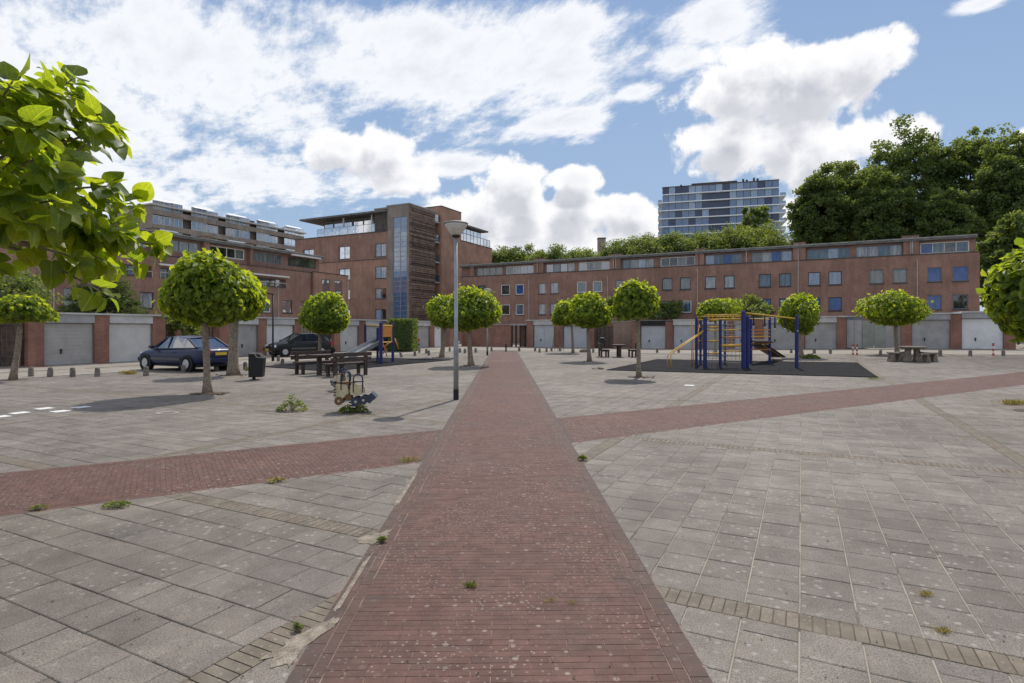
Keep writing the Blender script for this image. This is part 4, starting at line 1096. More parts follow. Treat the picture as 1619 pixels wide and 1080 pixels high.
# bollards --------------------------------------------------------------
def boll_proto(label, g):
    t = thing('bollard', label, 'bollard', g, 'short stone bollards round the plaza')
    b = MB(); b.lathe(g+Vector((0, 0, -.05)), [(.092, 0), (.088, .2), (.078, .34), (.060, .375), (.02, .385)], 12)
    b.build('post', M['bollard'], t, smooth=False); return t
BL = [(49, 594.5, 'bollard just right of the leaning thin tree at the left'), (79, 596, 'bollard in front of the left door edge of the black handled garage'), (115, 596, 'bollard in front of the right half of the black handled garage'),
 (154, 595.5, 'bollard in front of the brick pier between the two nearest garages'), (231, 594.5, 'bollard at the front wheel of the dark blue car'), (290, 589.5, 'bollard at the rear wheel of the dark blue car'),
 (342, 586, 'bollard behind the bumper of the dark blue car, right of the large trunk'), (388, 584, 'bollard between the second thick trunk and the litter bin'), (440, 571, 'bollard close to the foot of the black lamp post'),
 (446.5, 578.5, 'bollard in front of the black hatchback, left of the bench'), (635, 565, 'leaning bollard right of the slide posts'), (656, 563, 'bollard below the clipped hedge corner'), (663, 557.5, 'bollard behind others below the hedge'),
 (674, 559, 'first of the close bollard pair left of the far thin trunk'), (678, 562, 'second of the close bollard pair left of the far thin trunk'), (711, 555.5, 'bollard at the end of the left garage line'),
 (727, 557.5, 'bollard just right of the near lamp pole'), (735, 558.5, 'bollard left of the trunk beside the path'), (752, 557.5, 'bollard right of the trunk beside the path'), (777, 555.5, 'bollard left of the far end of the red path'),
 (821, 555.5, 'bollard right of the far end of the red path'), (846, 555.5, 'bollard at the left edge of the pale blue double leaf garage'), (853, 557.5, 'bollard in front of the pale blue double leaf garage'),
 (864, 556.5, 'bollard in front of the right leaf of the pale blue garage'), (872, 555.5, 'bollard at the left foot of the leaning poles'), (885, 555.5, 'bollard at the right foot of the leaning poles'),
 (938, 557.5, 'bollard right of the trunk with the wide crown'), (1039, 557.5, 'bollard in front of the black fascia garage'), (1073, 557.5, 'bollard behind the yellow ladder rails'),
 (1251, 558, 'bollard seen between the last two blue posts'), (1287.5, 558.5, 'bollard in front of the garage right of the leaning round tree'), (1313, 559, 'bollard at the right door edge of the wide grey garage'),
 (1392, 561.5, 'bollard in front of the olive panel gate'), (1486.5, 562.5, 'bollard just right of the stone picnic table'), (1534, 563, 'bollard in front of the left part of the end garage'), (1586.5, 563, 'bollard at the far right under the big crown')]
bp = None; rr = random.Random(2)
for px, py, lb in BL:
    g = G(px, py)
    if bp is None: bp = boll_proto('dark stone '+lb, g); bk = [(c, []) for c in children(bp)]
    else:
        s_ = rr.uniform(.92, 1.05); c = copy_tree(bp, g, rr.uniform(0, 6), (s_, s_, s_), 'dark stone '+lb, bk)
        c.rotation_euler = (rr.uniform(-.04, .04), rr.uniform(-.04, .04) if px != 635 else .35, rr.uniform(0, 6))
def rw_post(px, py, label, h=.62):
    g = G(px, py); t = thing('barrier_post', label, 'post', g, 'red and white posts')
    n = 5
    for k in range(n): MB().lathe(g, [(.05, h*k/n), (.05, h*(k+1)/n-.002)], 12).build('band', M['red' if k % 2 == 0 else 'white_paint'], t)
    MB().lathe(g, [(.05, h), (.045, h+.03), (.01, h+.05)], 12).build('cap', M['black'], t)
rw_post(1355, 561.5, 'slim red and white post left of the flat topped round tree')
rw_post(1348.5, 561, 'slim red and white post, leftmost of the two close together')
rw_post(1570.5, 562.5, 'red and white post in front of the white end garage', .66)
g = G(800, 556); t = thing('path_post', 'tall dark post in the middle of the far end of the red path', 'post', g)
MB().lathe(g, [(.06, 0), (.06, .55), (.05, .6), (.01, .62)], 12).build('shaft', M['black'], t)

# wooden bench sets -----------------------------------------------------
def make_bench(L, label, group, mirror=1):
    """bench, seat runs along x, sitter faces +y*mirror"""
    t = thing('park_bench', label, 'bench', (0, 0, 0), group); m = mirror
    for k in range(3): MB().box((0, m*(.10-.15*k+.03), .45), (L, .13, .055)).build('seat_plank', M['wood_dark'], t, bevel=.006)
    for k in range(2): MB().box((0, -m*(.36+.02*k), .62+.17*k), (L, .055, .14)).build('back_plank', M['wood_dark'], t, bevel=.006)
    for sx in (-1, 1):
        b = MB(); b.beam((sx*L*.38, -m*.30, 0), (sx*L*.38, -m*.315, .84), .10, .11, Vector((1, 0, 0))); b.build('leg', M['wood_dark'], t)
        b = MB(); b.beam((sx*L*.38, m*.12, 0), (sx*L*.38, m*.12, .42), .10, .10, Vector((1, 0, 0))); b.build('leg', M['wood_dark'], t)
        b = MB(); b.box((sx*L*.38, -m*.08, .385), (.09, .46, .07)); b.build('bearer', M['wood_dark'], t)
    return t
def make_table(L, label, group):
    t = thing('picnic_table', label, 'table', (0, 0, 0), group)
    for k in range(4): MB().box((0, -.27+.18*k, .74), (L, .165, .06)).build('table_plank', M['wood_dark'], t, bevel=.006)
    for sx in (-1, 1):
        MB().box((sx*L*.3, 0, .35), (.13, .16, .70)).build('leg', M['wood_dark'], t, bevel=.008)
        MB().box((sx*L*.3, 0, .69), (.10, .6, .045)).build('bearer', M['wood_dark'], t)
    return t
def bench_set(cpx, cpy, ang, L, gap, labels, group):
    c = G(cpx, cpy); r = Matrix.Rotation(ang, 3, 'Z')
    b1 = make_bench(L, labels[0], group, 1); b1.location = c+r@Vector((0, -gap, 0)); b1.rotation_euler = (0, 0, ang)
    b2 = make_bench(L, labels[1], group, -1); b2.location = c+r@Vector((0, gap, 0)); b2.rotation_euler = (0, 0, ang)
    t = make_table(L*.95, labels[2], group); t.location = c; t.rotation_euler = (0, 0, ang)
bench_set(523, 592, math.radians(52), 1.75, .92, ['dark plank bench left behind the spring toys, right one of the near pair', 'dark plank bench next to the black litter bin', 'dark wooden table between the two benches near the litter bin'], 'dark wooden picnic furniture')
bench_set(978.5, 564.5, math.radians(88), 1.5, .84, ['far dark bench touching the trunk in front of the tan wall', 'far dark bench right of the wide crowned tree', 'far dark wooden table between the two far benches'], 'dark wooden picnic furniture')

# stone picnic table ----------------------------------------------------
g = G(1442.5, 572)
t = thing('stone_table', 'brown stone picnic table with two flared legs at the right', 'table', g)
b = MB(); s3 = 1
b.lathe(g, [(.50, .66), (.60, .71), (.60, .76), (.4, .775)], 18); b.build('table_top', M['concrete'], t)
for sx in (-.24, .24):
    b = MB(); b.add([g+Vector((sx*(1.2-z*.5)+x, y, z)) for z, w in ((0, .20), (.35, .13), (.70, .11)) for x, y in ((-w, -w*.8), (w, -w*.8), (w, w*.8), (-w, w*.8))],
                    [(0, 1, 5, 4), (1, 2, 6, 5), (2, 3, 7, 6), (3, 0, 4, 7), (4, 5, 9, 8), (5, 6, 10, 9), (6, 7, 11, 10), (7, 4, 8, 11), (3, 2, 1, 0), (8, 9, 10, 11)]); b.build('leg', M['concrete'], t, bevel=.02)
def stone_bench(px, py, sgn, label):
    g = G(px, py); t = thing('stone_bench', label, 'bench', g, 'stone benches of the picnic table')
    b = MB(); b.prism([g+Vector((sgn*x*.85, -.24, z)) for x, z in ((-.52, .50), (-.40, .40), (.28, .37), (.44, .40), (.44, .47), (0, .46))], (0, .48, 0)); b.build('seat', M['concrete'], t, bevel=.015)
    for q in (-.12, .30):
        b = MB(); b.prism([g+Vector((sgn*x*.85, -.18, z)) for x, z in ((q-.10, 0), (q+.17, 0), (q+.08, .37), (q-.05, .37))], (0, .36, 0)); b.build('leg', M['concrete'], t, bevel=.012)
stone_bench(1418, 571.5, -1, 'brown stone bench left of the stone picnic table')
stone_bench(1467, 572, 1, 'brown stone bench right of the stone picnic table')

# ------------------------------------------------------------------ climbing frame
t = thing('climbing_frame', 'blue and yellow climbing frame with rope net and hanging handles', 'climbing frame', G(1160, 580))
def post(px, py, pt, w=.13, m='blue', par=None, cap=True):
    g = G(px, py); H = EYE+(HY-pt)/F*g.y-g.z; b = MB(); b.lathe(g, [(w/2, 0), (w/2, H-.04), (w/2*.6, H)], 12); o = b.build('post', M[m], par or t, smooth=False)
    return g, H
PA, hA = post(1101, 581, 502, .12); PA2, _ = post(1107.5, 575.5, 505, .12); PB, hB = post(1114.7, 582, 501, .17)
PC, hC = post(1138.8, 582, 503, .13); PD, hD = post(1175.5, 583, 491, .19); PD2, _ = post(1181.5, 582.5, 499, .17); PE, hE = post(1187, 575.5, 500, .15)
PF, hF = post(1217, 575.5, 502, .13); PG, hG = post(1259.7, 583, 498, .15); PH, _ = post(1146, 575.5, 505, .12)
V = Vector
def at(P, z): return V((P.x, P.y, P.z+z))
def zz(P, py): return EYE+(HY-py)/F*P.y-P.z
def bar(name, p, q, r, m, par=None, n=8): MB().tube([p, q], r, n).build(name, M[m], par or t, smooth=True)
# hand rails of the incline and vertical poles
for dx in (0, 5):
    f = G(1055.5+dx, 582.5); top = at(PB, zz(PB, 521+dx*.3)); k = V((f.x, f.y, f.z+zz(f, 561)))
    b = MB(); b.tube([f, k+V((0, 0, -.05)), k+V((.06, 0, .06)), top], .022, 8); b.build('hand_rail', M['yellow'], t, smooth=True)
f = G(1094, 578); bar('fire_pole', f, at(f, zz(f, 506)), .025, 'orange')
f2 = G(1096.5, 576); b = MB(); b.tube([f2, at(f2, .7), at(PA2, zz(PA2, 509))], .02, 8); b.build('curved_pole', M['yellow'], t, smooth=True)
for py in (517, 522, 539, 558.5): bar('rung', at(PB, zz(PB, py)), at(PC, zz(PC, py)), .03, 'yellow')
for py in (518, 539.5, 560): bar('rung', at(PA, zz(PA, py)), at(PA2, zz(PA2, py-1)), .025, 'orange')
for py in (505, 521.5, 533, 545, 555): bar('rung', at(PC, zz(PC, py)), at(PD, zz(PD, py)), .028, 'yellow' if py != 533 else 'orange')
# top cage
za, zb = zz(PC, 498), zz(PC, 504.5)
for z in (za, zb): bar('top_rail', at(PB, z), at(PD, z), .026, 'yellow'); bar('top_rail', at(PA2, z), at(PE, z), .026, 'yellow')
for k in range(11):
    u = k/10; p, q = PB.lerp(PD, u), PA2.lerp(PE, u); bar('cage_bar', at(p, za), at(p, zb-.0), .014, 'yellow')
    if k % 2: bar('cross_bar', at(p, za), at(q, za), .014, 'orange')
b = MB(); b.lathe(at(PA.lerp(PC, .35), zz(PC, 506)), [(.28, 0), (.28, .04)], 16); b.build('hatch_ring', M['yellow'], t)
# rope nets
def net(p, q, z0, z1, nx, nz, name='rope_net'):
    b = MB()
    for i in range(nx+1):
        c = p.lerp(q, i/nx); b.tube([at(c, z0), at(c, z1)], .009, 5)
    for i in range(nz+1):
        z = z0+(z1-z0)*i/nz; b.tube([at(p, z), at(p.lerp(q, .5), z-.03), at(q, z)], .009, 5)
    b.build(name, M['rope'], t, kind='stuff')
net(PC, PD, .28, zz(PC, 507), 6, 12); net(PB, PC, .3, zz(PC, 512), 4, 10); net(PA2, PH, .3, zz(PA2, 512), 6, 10)
# platform steps and ramp on the far side
for py in (521.5, 527, 532, 543, 552.5):
    b = MB(); b.beam(at(PE, zz(PE, py)), at(PF, zz(PF, py)), .16, .055); b.build('step', M['orange' if py != 532 else 'yellow'], t)
b = MB(); c = PE.lerp(PF, .5); b.beam(at(c, zz(c, 538))+V((0, .2, 0)), at(c, zz(c, 541))+V((0, -.5, 0)), .85, .05); b.build('platform', M['wood_dark'], t)
r0 = PT(1200, 545, PF.y-.2); r1 = G(1231, 568); r1.z += .12
b = MB(); b.beam(r0, r1, .75, .04); b.build('ramp', M['black'], t); bar('ramp_edge', r0+V((0, -.38, .03)), r1+V((0, -.38, .03)), .025, 'yellow')
for dx in (-.3, .25): bar('ramp_leg', r1+V((dx-.1, -.1, 0)), V((r1.x+dx, r1.y-.1, 0)), .02, 'yellow')
bar('barrel_rail', at(PC, zz(PC, 547)), at(PD, zz(PD, 546)), .05, 'yellow')
# overhead beam with hanging handles
p, q = at(PD, zz(PD, 494.5)), at(PG, zz(PG, 504)); bar('overhead_rail', p, q, .032, 'yellow'); bar('overhead_rail', p+V((0, .5, .02)), q+V((0, .5, .02)), .028, 'yellow')
bar('lower_rail', at(PD, zz(PD, 503.5)), at(PF, zz(PF, 505)), .02, 'yellow')
for k, u in enumerate((.19, .40, .59, .78)):
    c = p.lerp(q, u); b = MB(); L = (.52, .5, .52, .46)[k]; b.tube([c, c+V((0, 0, -L))], [.022, .04], 8); o = b.build('hanging_handle', M['black'], t)
    MB().lathe(c+V((0, 0, -L-.05)), [(.03, 0), (.04, .025), (.03, .05)], 10).build('knob', M['white_paint'], o)
MB().box(at(PG, zz(PG, 523))+V((0, -.08, 0)), (.05, .01, .05)).build('label_plate', M['white_paint'], t)
# ------------------------------------------------------------------ slide tower
t = thing('slide_tower', 'blue post slide tower with a steel slide beside the hedge', 'playground slide', G(600, 574))
Q1, _ = post(577.5, 571, 512.5, .13, par=t); Q2, _ = post(597, 571.5, 518, .13, par=t); Q3, _ = post(602.3, 576, 509, .17, par=t); Q4, _ = post(621, 573, 510.5, .14, par=t)
top = PT(598, 541, Q2.y-.1); low = G(551, 576); low.z += .32
sd = (low-top).cross(V((0, 0, 1))).normalized(); sd2 = sd*.30
b = MB(); mid = top.lerp(low, .5)
pts = [top, top.lerp(low, .9), low+(low-top).normalized()*.05+V((-.25, 0, .03))]
for s0_, s1_ in ((-1, 1),):
    for i in range(len(pts)-1):
        a, c = pts[i], pts[i+1]; b.add([a-sd2, a+sd2, c+sd2, c-sd2, a-sd2-V((0, 0, .03)), a+sd2-V((0, 0, .03)), c+sd2-V((0, 0, .03)), c-sd2-V((0, 0, .03))], [(0, 1, 2, 3), (7, 6, 5, 4), (0, 4, 5, 1), (2, 6, 7, 3), (1, 5, 6, 2), (3, 7, 4, 0)])
b.build('chute', M['slide'], t)
for sg in (-1, 1):
    b = MB()
    for i in range(len(pts)-1):
        a, c = pts[i]+sg*sd*.31, pts[i+1]+sg*sd*.31; b.beam(a+V((0, 0, .08)), c+V((0, 0, .08)), .03, .2)
    b.build('side_board', M['steel'], t)
for c, e in ((Q1, Q2), (Q3, Q4)):
    z1 = zz(c, 514.5); bar('top_rail', at(c, z1), at(e, z1), .03, 'yellow')
bar('top_rail', at(Q2, zz(Q2, 516)), at(Q3, zz(Q3, 514)), .03, 'yellow')
b = MB(); c = Q3.lerp(Q4, .5); b.beam(at(Q3.lerp(Q4, .15), zz(c, 524)), at(Q3.lerp(Q4, .85), zz(c, 524)), .04, .55); b.build('side_panel', M['orange'], t)
b = MB(); b.tube([at(Q3.lerp(Q4, .1), zz(c, 514.5)), at(Q3.lerp(Q4, .1), zz(c, 541)), at(Q3.lerp(Q4, .9), zz(c, 541)), at(Q3.lerp(Q4, .9), zz(c, 514.5))], .03, 8); b.build('panel_frame', M['yellow'], t)
b = MB(); b.beam(at(Q2, zz(Q2, 541)), at(Q4, zz(Q4, 541)), .8, .06); b.build('platform', M['wood_dark'], t)
for px0, py0, px1, py1 in ((605, 541, 612, 564), (613, 540, 606, 560), (624, 535, 631, 553), (600, 552, 618, 541)):
    Y = Q3.y+.4; bar('climbing_bar', PT(px0, py0, Y), PT(px1, py1, Y), .025, 'orange')

# ------------------------------------------------------------------ spring riders
def rider(px, py, sc, ang, label, side='cream'):
    t = thing('spring_rider', label, 'playground toy', (0, 0, 0), None)
    def pl(name, pts, y, m, th=.022, par=None): 
        b = MB(); b.prism([(x, y, z) for x, z in pts], (0, th, 0)); return b.build(name, M[m], par or t)
    body = [(-.33, .30), (-.33, .56), (-.27, .63), (-.08, .60), (-.04, .50), (-.01, .60), (.20, .56), (.26, .48), (.25, .36), (.10, .32), (-.02, .36), (-.10, .36), (-.18, .27), (-.28, .24)]
    front = [(-.33, .30), (-.33, .54), (-.28, .58), (-.08, .56), (-.055, .38), (-.10, .36), (-.18, .27), (-.28, .24)]; back = [(-.02, .36), (-.02, .55), (.18, .53), (.24, .47), (.24, .37), (.10, .33)]
    for y in (-.13, .11): pl('side_panel', front, y, side); pl('side_panel', back, y, side)
    MB().box((-.04, 0, .37), (.5, .2, .03)).build('floor_board', M['navy'], t)
    for x, z, r, m in ((-.24, .24, .085, 'brown'), (.09, .22, .092, 'navy'), (.24, .25, .085, 'navy')):
        for y in (-.175, .155):
            b = MB(); b.tube([(x, y, z), (x, y+.022, z)], r, 18); o = b.build('wheel', M[m], t)
            b = MB(); b.tube([(x, y-.006, z), (x, y, z)] if y < 0 else [(x, y+.022, z), (x, y+.028, z)], r*.3, 10); b.build('hub', M['cream'], o)
    pl('shovel', [(.30, .32), (.40, .40), (.50, .30), (.36, .18), (.28, .24)], -.18, 'navy', .36)
    pl('engine_cover', [(-.14, .36), (-.02, .36), (.02, .27), (-.10, .22)], -.12, 'brown', .24)
    b = MB(); b.box((-.1, 0, .60), (.34, .25, .03)); b.build('seat', M['brown'], t)
    for x0, x1, z0, y in ((-.22, -.05, .60, .10), (-.20, -.04, .60, -.12), (.04, .22, .54, -.12)):
        r = (x1-x0)/2; c = (x0+x1)/2; pts = [(x0, y, z0-.14)]+[(c-r*math.cos(a), y, z0+.14+r*math.sin(a)) for a in [math.pi*k/8 for k in range(9)]]+[(x1, y, z0-.14)]
        b = MB(); b.tube(pts, .016, 8); b.build('hoop_handle', M['navy'], t, smooth=True)
    bb = MB(); bb.tube([(.04, -.12, .62), (.24, -.12, .62)], .014, 6); bb.build('cross_bar', M['navy'], t)
    for k in range(4): MB().box((-.315, -.162, .36+.055*k), (.05, .012, .022)).build('grille_mark', M['black'], t)
    pts = [(.02+.075*math.cos(a*.9), .075*math.sin(a*.9), .03+a*.0088) for a in [k*.5 for k in range(46)]]
    b = MB(); b.tube(pts, .014, 6); b.build('spring', M['black'], t, smooth=True)
    MB().box((.02, 0, .235), (.3, .24, .02)).build('bearer', M['steel'], t); MB().box((.02, 0, .012), (.34, .3, .024)).build('base_plate', M['navy'], t)
    t.location = G(px, py); t.rotation_euler = (0, 0, ang); t.scale = (sc, sc, sc)
rider(557, 651, 1.02, .12, 'cream spring toy shaped like a digger with dark wheels and shovel, weeds at its foot')
rider(537, 618, .78, 2.2, 'smaller cream and blue spring toy just behind the digger shaped one')

# ------------------------------------------------------------------ cars
def car(label, px, py, d, kind, paint):
    t = thing('parked_car', label, 'car', (0, 0, 0))
    if kind == 'sedan':
        L = 4.45; body = [(-2.2, .42, .78, .70), (-2.12, .30, .90, .80), (-1.7, .22, .98, .86), (-1.0, .20, .96, .875), (0, .20, .93, .88), (.9, .20, .91, .87), (1.5, .22, .86, .85), (1.95, .26, .76, .80), (2.2, .36, .60, .66)]
        gh = [(-1.72, .97, .70, .99, .66), (-1.05, .955, .76, 1.34, .60), (-.3, .94, .78, 1.42, .60), (.25, .93, .78, 1.38, .60), (1.05, .90, .76, .925, .70)]
        W = (-1.32, 1.38); R_ = .315
    else:
        L = 3.95; body = [(-1.95, .40, .80, .70), (-1.88, .28, .95, .80), (-1.3, .22, 1.00, .85), (0, .20, .97, .865), (.8, .20, .94, .86), (1.35, .22, .88, .83), (1.75, .26, .76, .76), (1.95, .36, .60, .62)]
        gh = [(-1.86, .96, .70, .98, .66), (-1.55, .99, .74, 1.36, .60), (-.6, .98, .76, 1.46, .60), (.1, .97, .76, 1.42, .60), (.95, .92, .74, .95, .68)]
        W = (-1.18, 1.22); R_ = .30
    b = MB(); n = 12
    for x, zb, zt, hw in body:
        half = [(hw*.86, zb), (hw*.97, zb+.10), (hw, zb+(zt-zb)*.45), (hw*.985, zt-.12), (hw*.90, zt-.02), (hw*.5, zt+.03)]
        for y, z in half: b.v.append((x, y, z))
        for y, z in half[::-1]: b.v.append((x, -y, z))
    for i in range(len(body)-1):
        for j in range(n): b.f.append((i*n+j, (i+1)*n+j, (i+1)*n+(j+1) % n, i*n+(j+1) % n))
    b.f.append(tuple(range(n))); b.f.append(tuple((len(body)-1)*n+j for j in range(n))[::-1])
    o = b.build('body', M[paint], t, smooth=True); md = o.modifiers.new('sub', 'SUBSURF'); md.levels = md.render_levels = 2
    b = MB()
    for x, zb, wb, zr, wr in gh: b.v += [(x, wb, zb), (x, wr, zr-.01), (x, -wr, zr-.01), (x, -wb, zb)]
    for i in range(len(gh)-1):
        for j in range(4): b.f.append((i*4+j, (i+1)*4+j, (i+1)*4+(j+1) % 4, i*4+(j+1) % 4))
    b.f.append((0, 1, 2, 3)); b.f.append(tuple(len(gh)*4-4+j for j in (3, 2, 1, 0))); b.build('window_glass', M['carglass'], t)
    rf = MB(); k = [g_ for g_ in gh if g_[3] > 1.3]
    for x, zb, wb, zr, wr in k: rf.v += [(x, wr+.015, zr-.03), (x, wr*.9, zr+.012), (x, 0, zr+.03), (x, -wr*.9, zr+.012), (x, -wr-.015, zr-.03)]
    for i in range(len(k)-1):
        for j in range(4): rf.f.append((i*5+j, (i+1)*5+j, (i+1)*5+j+1, i*5+j+1))
    rf.build('roof_panel', M[paint], t, smooth=True)
    for sg in (-1, 1):
        b = MB(); P = [V((g_[0], sg*(g_[2]+.005), g_[1])) for g_ in gh]; Rr = [V((g_[0], sg*(g_[4]+.008), g_[3])) for g_ in gh]
        b.beam(P[0], Rr[1], .05, .07); b.beam(Rr[-2], P[-1], .05, .06)
        mx = .5*(gh[2][0]+gh[3][0]); b.beam((mx, sg*.775, .94), (mx, sg*.61, 1.40), .07, .05, V((0, 1, 0)))
        if kind != 'sedan': b.beam(P[1]+V((.25, 0, 0)), Rr[1]+V((.3, 0, 0)), .2, .04, V((0, 1, 0)))
        b.build('pillar', M[paint], t)
        b = MB(); b.beam((gh[0][0]+.2, sg*.80, .955), (gh[-1][0], sg*.80, .905), .03, .03); b.build('sill_trim', M['cartrim'], t)
        b = MB(); b.beam((W[0]+.4, sg*.885, .50), (W[1]-.4, sg*.885, .50), .02, .10); b.build('side_strip', M['cartrim'], t)
        b = MB(); b.obox(V((gh[-1][0]-.18, sg*.93, .98)), V((.07, 0, 0)), V((0, .07, 0)), V((0, 0, .055))); b.build('wing_mirror', M[paint], t)
        for x in (mx-.45, mx+.5): MB().box((x, sg*.885, .78), (.16, .03, .03)).build('door_handle', M[paint], t)
        for wx in W:
            b = MB(); b.tube([(wx, sg*.70, R_), (wx, sg*.888, R_)], R_+.055, 22); b.build('wheel_arch', M['black'], t)
            b = MB(); b.tube([(wx, sg*.70, R_), (wx, sg*.885, R_), (wx, sg*.90, R_)], [R_, R_, R_-.03], 22); w_ = b.build('wheel', M['tyre'], t)
            b = MB(); b.tube([(wx, sg*.895, R_), (wx, sg*.912, R_)], [R_*.62, R_*.55], 18); b.build('rim', M['rim'], w_)
        b = MB(); fx = body[-1][0]; b.obox(V((fx-.14, sg*.56, .66)), V((.09, -sg*.04, 0)), V((0, .15, 0)), V((0, 0, .075))); b.build('headlight', M['headlamp'], t, bevel=.02)
        b = MB(); rx = body[0][0]; b.obox(V((rx+.03, sg*.58, .80)), V((.07, sg*-.02, 0)), V((0, .16, 0)), V((0, 0, .08 if kind == 'sedan' else .14))); b.build('tail_light', M['taillamp'], t, bevel=.015)
    b = MB(); b.box((body[0][0]-.02, 0, .46), (.10, 1.5, .16)); b.build('rear_bumper', M[paint], t, bevel=.03)
    b = MB(); b.box((body[-1][0]+.0, 0, .44), (.12, 1.36, .18)); b.build('front_bumper', M[paint], t, bevel=.03)
    b = MB(); b.box((body[-1][0]+.0, 0, .62), (.05, .7, .09)); b.build('grille', M['black'], t)
    b = MB(); b.box((body[0][0]-.035 if kind == 'sedan' else body[0][0]-.075, 0, .72 if kind == 'sedan' else .5), (.03, .50, .115)); b.build('number_plate', M['plate'], t)
    b = MB(); b.box((body[-1][0]+.07, 0, .44), (.02, .50, .11)); b.build('number_plate', M['plate'], t)
    MB().box((0, 0, .26), (L-.7, 1.5, .14)).build('underbody', M['black'], t)
    g = G(px, py); t.location = g; t.rotation_euler = (0, 0, math.atan2(d[1], d[0]))
car('dark blue sedan with a yellow number plate parked nose to the pale grey garage', 294, 584.5, (-.893, .449), 'sedan', 'carblue')
car('black hatchback facing left behind the benches and the round tree', 472, 562.5, (-.72, -.69), 'hatch', 'carblack')
car('dark small car partly hidden by the clipped hedge behind the slide', 622, 553.5, (-.9, -.44), 'hatch', 'carblack')

# moped, barbecue, leaning poles, stone slab -----------------------------
g = G(513.5, 559); t = thing('moped', 'dark moped standing between the black hatchback and the brown door', 'moped', g)
for x in (-.5, .5): MB().tube([g+V((x, -.05, .24)), g+V((x, .05, .24))], .24, 14).build('wheel', M['tyre'], t)
b = MB(); b.beam(g+V((-.45, 0, .42)), g+V((.1, 0, .36)), .26, .22); b.beam(g+V((.12, 0, .30)), g+V((.38, 0, .85)), .28, .07); b.build('body', M['black'], t, bevel=.03)
b = MB(); b.beam(g+V((-.5, 0, .72)), g+V((.05, 0, .70)), .24, .10); b.build('seat', M['wood_dark'], t, bevel=.03)
b = MB(); b.tube([g+V((.36, -.3, 1.0)), g+V((.40, 0, .98)), g+V((.36, .3, 1.0))], .02, 6); b.beam(g+V((.40, 0, .98)), g+V((.5, 0, .24)), .05, .05); b.build('handlebar', M['steel'], t)
g = G(952, 553.5); t = thing('barbecue', 'black barbecue box on thin legs in front of the tan walls', 'barbecue', g)
MB().box(g+V((0, 0, .72)), (.5, .35, .30)).build('box', M['black'], t, bevel=.03); MB().box(g+V((0, 0, .95)), (.42, .3, .14)).build('lid', M['black'], t, bevel=.05)
for x in (-.2, .2):
    for y in (-.12, .12): MB().beam(g+V((x, y, 0)), g+V((x, y, .6)), .03, .03, V((1, 0, 0))).build('leg', M['black'], t)
g = G(880, 554.5); t = thing('leaning_poles', 'bundle of thin wooden poles leaning at the pale blue double leaf garage', 'poles', g)
for k, (x0, x1, h) in enumerate(((-.38, -.05, 2.0), (-.15, -.1, 2.2), (.35, -.2, 2.5), (.6, .0, 2.5), (.1, .35, 1.9), (.45, .1, 2.3))):
    MB().tube([g+V((x0, -.2+.08*k, 0)), g+V((x1, .3, h))], .025, 6).build('pole', M['wood_fence' if k < 2 else 'brick_tan'], t)
g = G(923, 557); t = thing('stone_slab', 'low brown stone slab left of the wide crowned trunk', 'stone', g)
MB().box(g+V((0, 0, .09)), (.55, .4, .18), .2).build('slab', M['concrete'], t, bevel=.03)
MB().box(g+V((.05, .02, .20)), (.38, .3, .05), .35).build('slab', M['concrete'], t, bevel=.02)
# ================================================================== VEGETATION
def leaf_quads(cen, dirs, nrm, size, wid, fold=.25, rng=None):
    """folded leaves: arrays of centres, tip directions, normals, sizes -> vertices, faces (two quads each)"""
    n = len(cen); dirs = dirs/np.linalg.norm(dirs, axis=1)[:, None]
    side = np.cross(dirs, nrm); side /= (np.linalg.norm(side, axis=1)[:, None]+1e-9); up = np.cross(side, dirs)
    s = size[:, None]; w = (size*wid)[:, None]
    base = cen-dirs*s*.5; tip = cen+dirs*s*.5-up*s*.12
    m1 = cen-dirs*s*.12; m2 = cen+dirs*s*.22
    v = np.stack([base, m1+side*w*.5+up*w*fold, m2+side*w*.38+up*w*fold*.6, tip, m2-side*w*.38+up*w*fold*.6, m1-side*w*.5+up*w*fold], 1).reshape(-1, 3)
    k = np.arange(n)[:, None]*6
    f = np.concatenate([k+[0, 1, 2, 3], k+[3, 4, 5, 0]], 1).reshape(-1, 4)
    return v, f
def np_mesh(name, v, f, m, smooth=False):
    me = bpy.data.meshes.new(name); me.vertices.add(len(v)); me.vertices.foreach_set('co', v.astype(np.float32).ravel())
    me.loops.add(f.size); me.loops.foreach_set('vertex_index', f.astype(np.int32).ravel())
    me.polygons.add(len(f)); me.polygons.foreach_set('loop_start', np.arange(0, f.size, f.shape[1], dtype=np.int32))
    me.update(calc_edges=True); me.validate(); me.materials.append(m)
    return me
def mobj(name, me, parent, **kw):
    o = bpy.data.objects.new(name, me); COL.objects.link(o); o.parent = parent; return tag(o, **kw) if kw else o

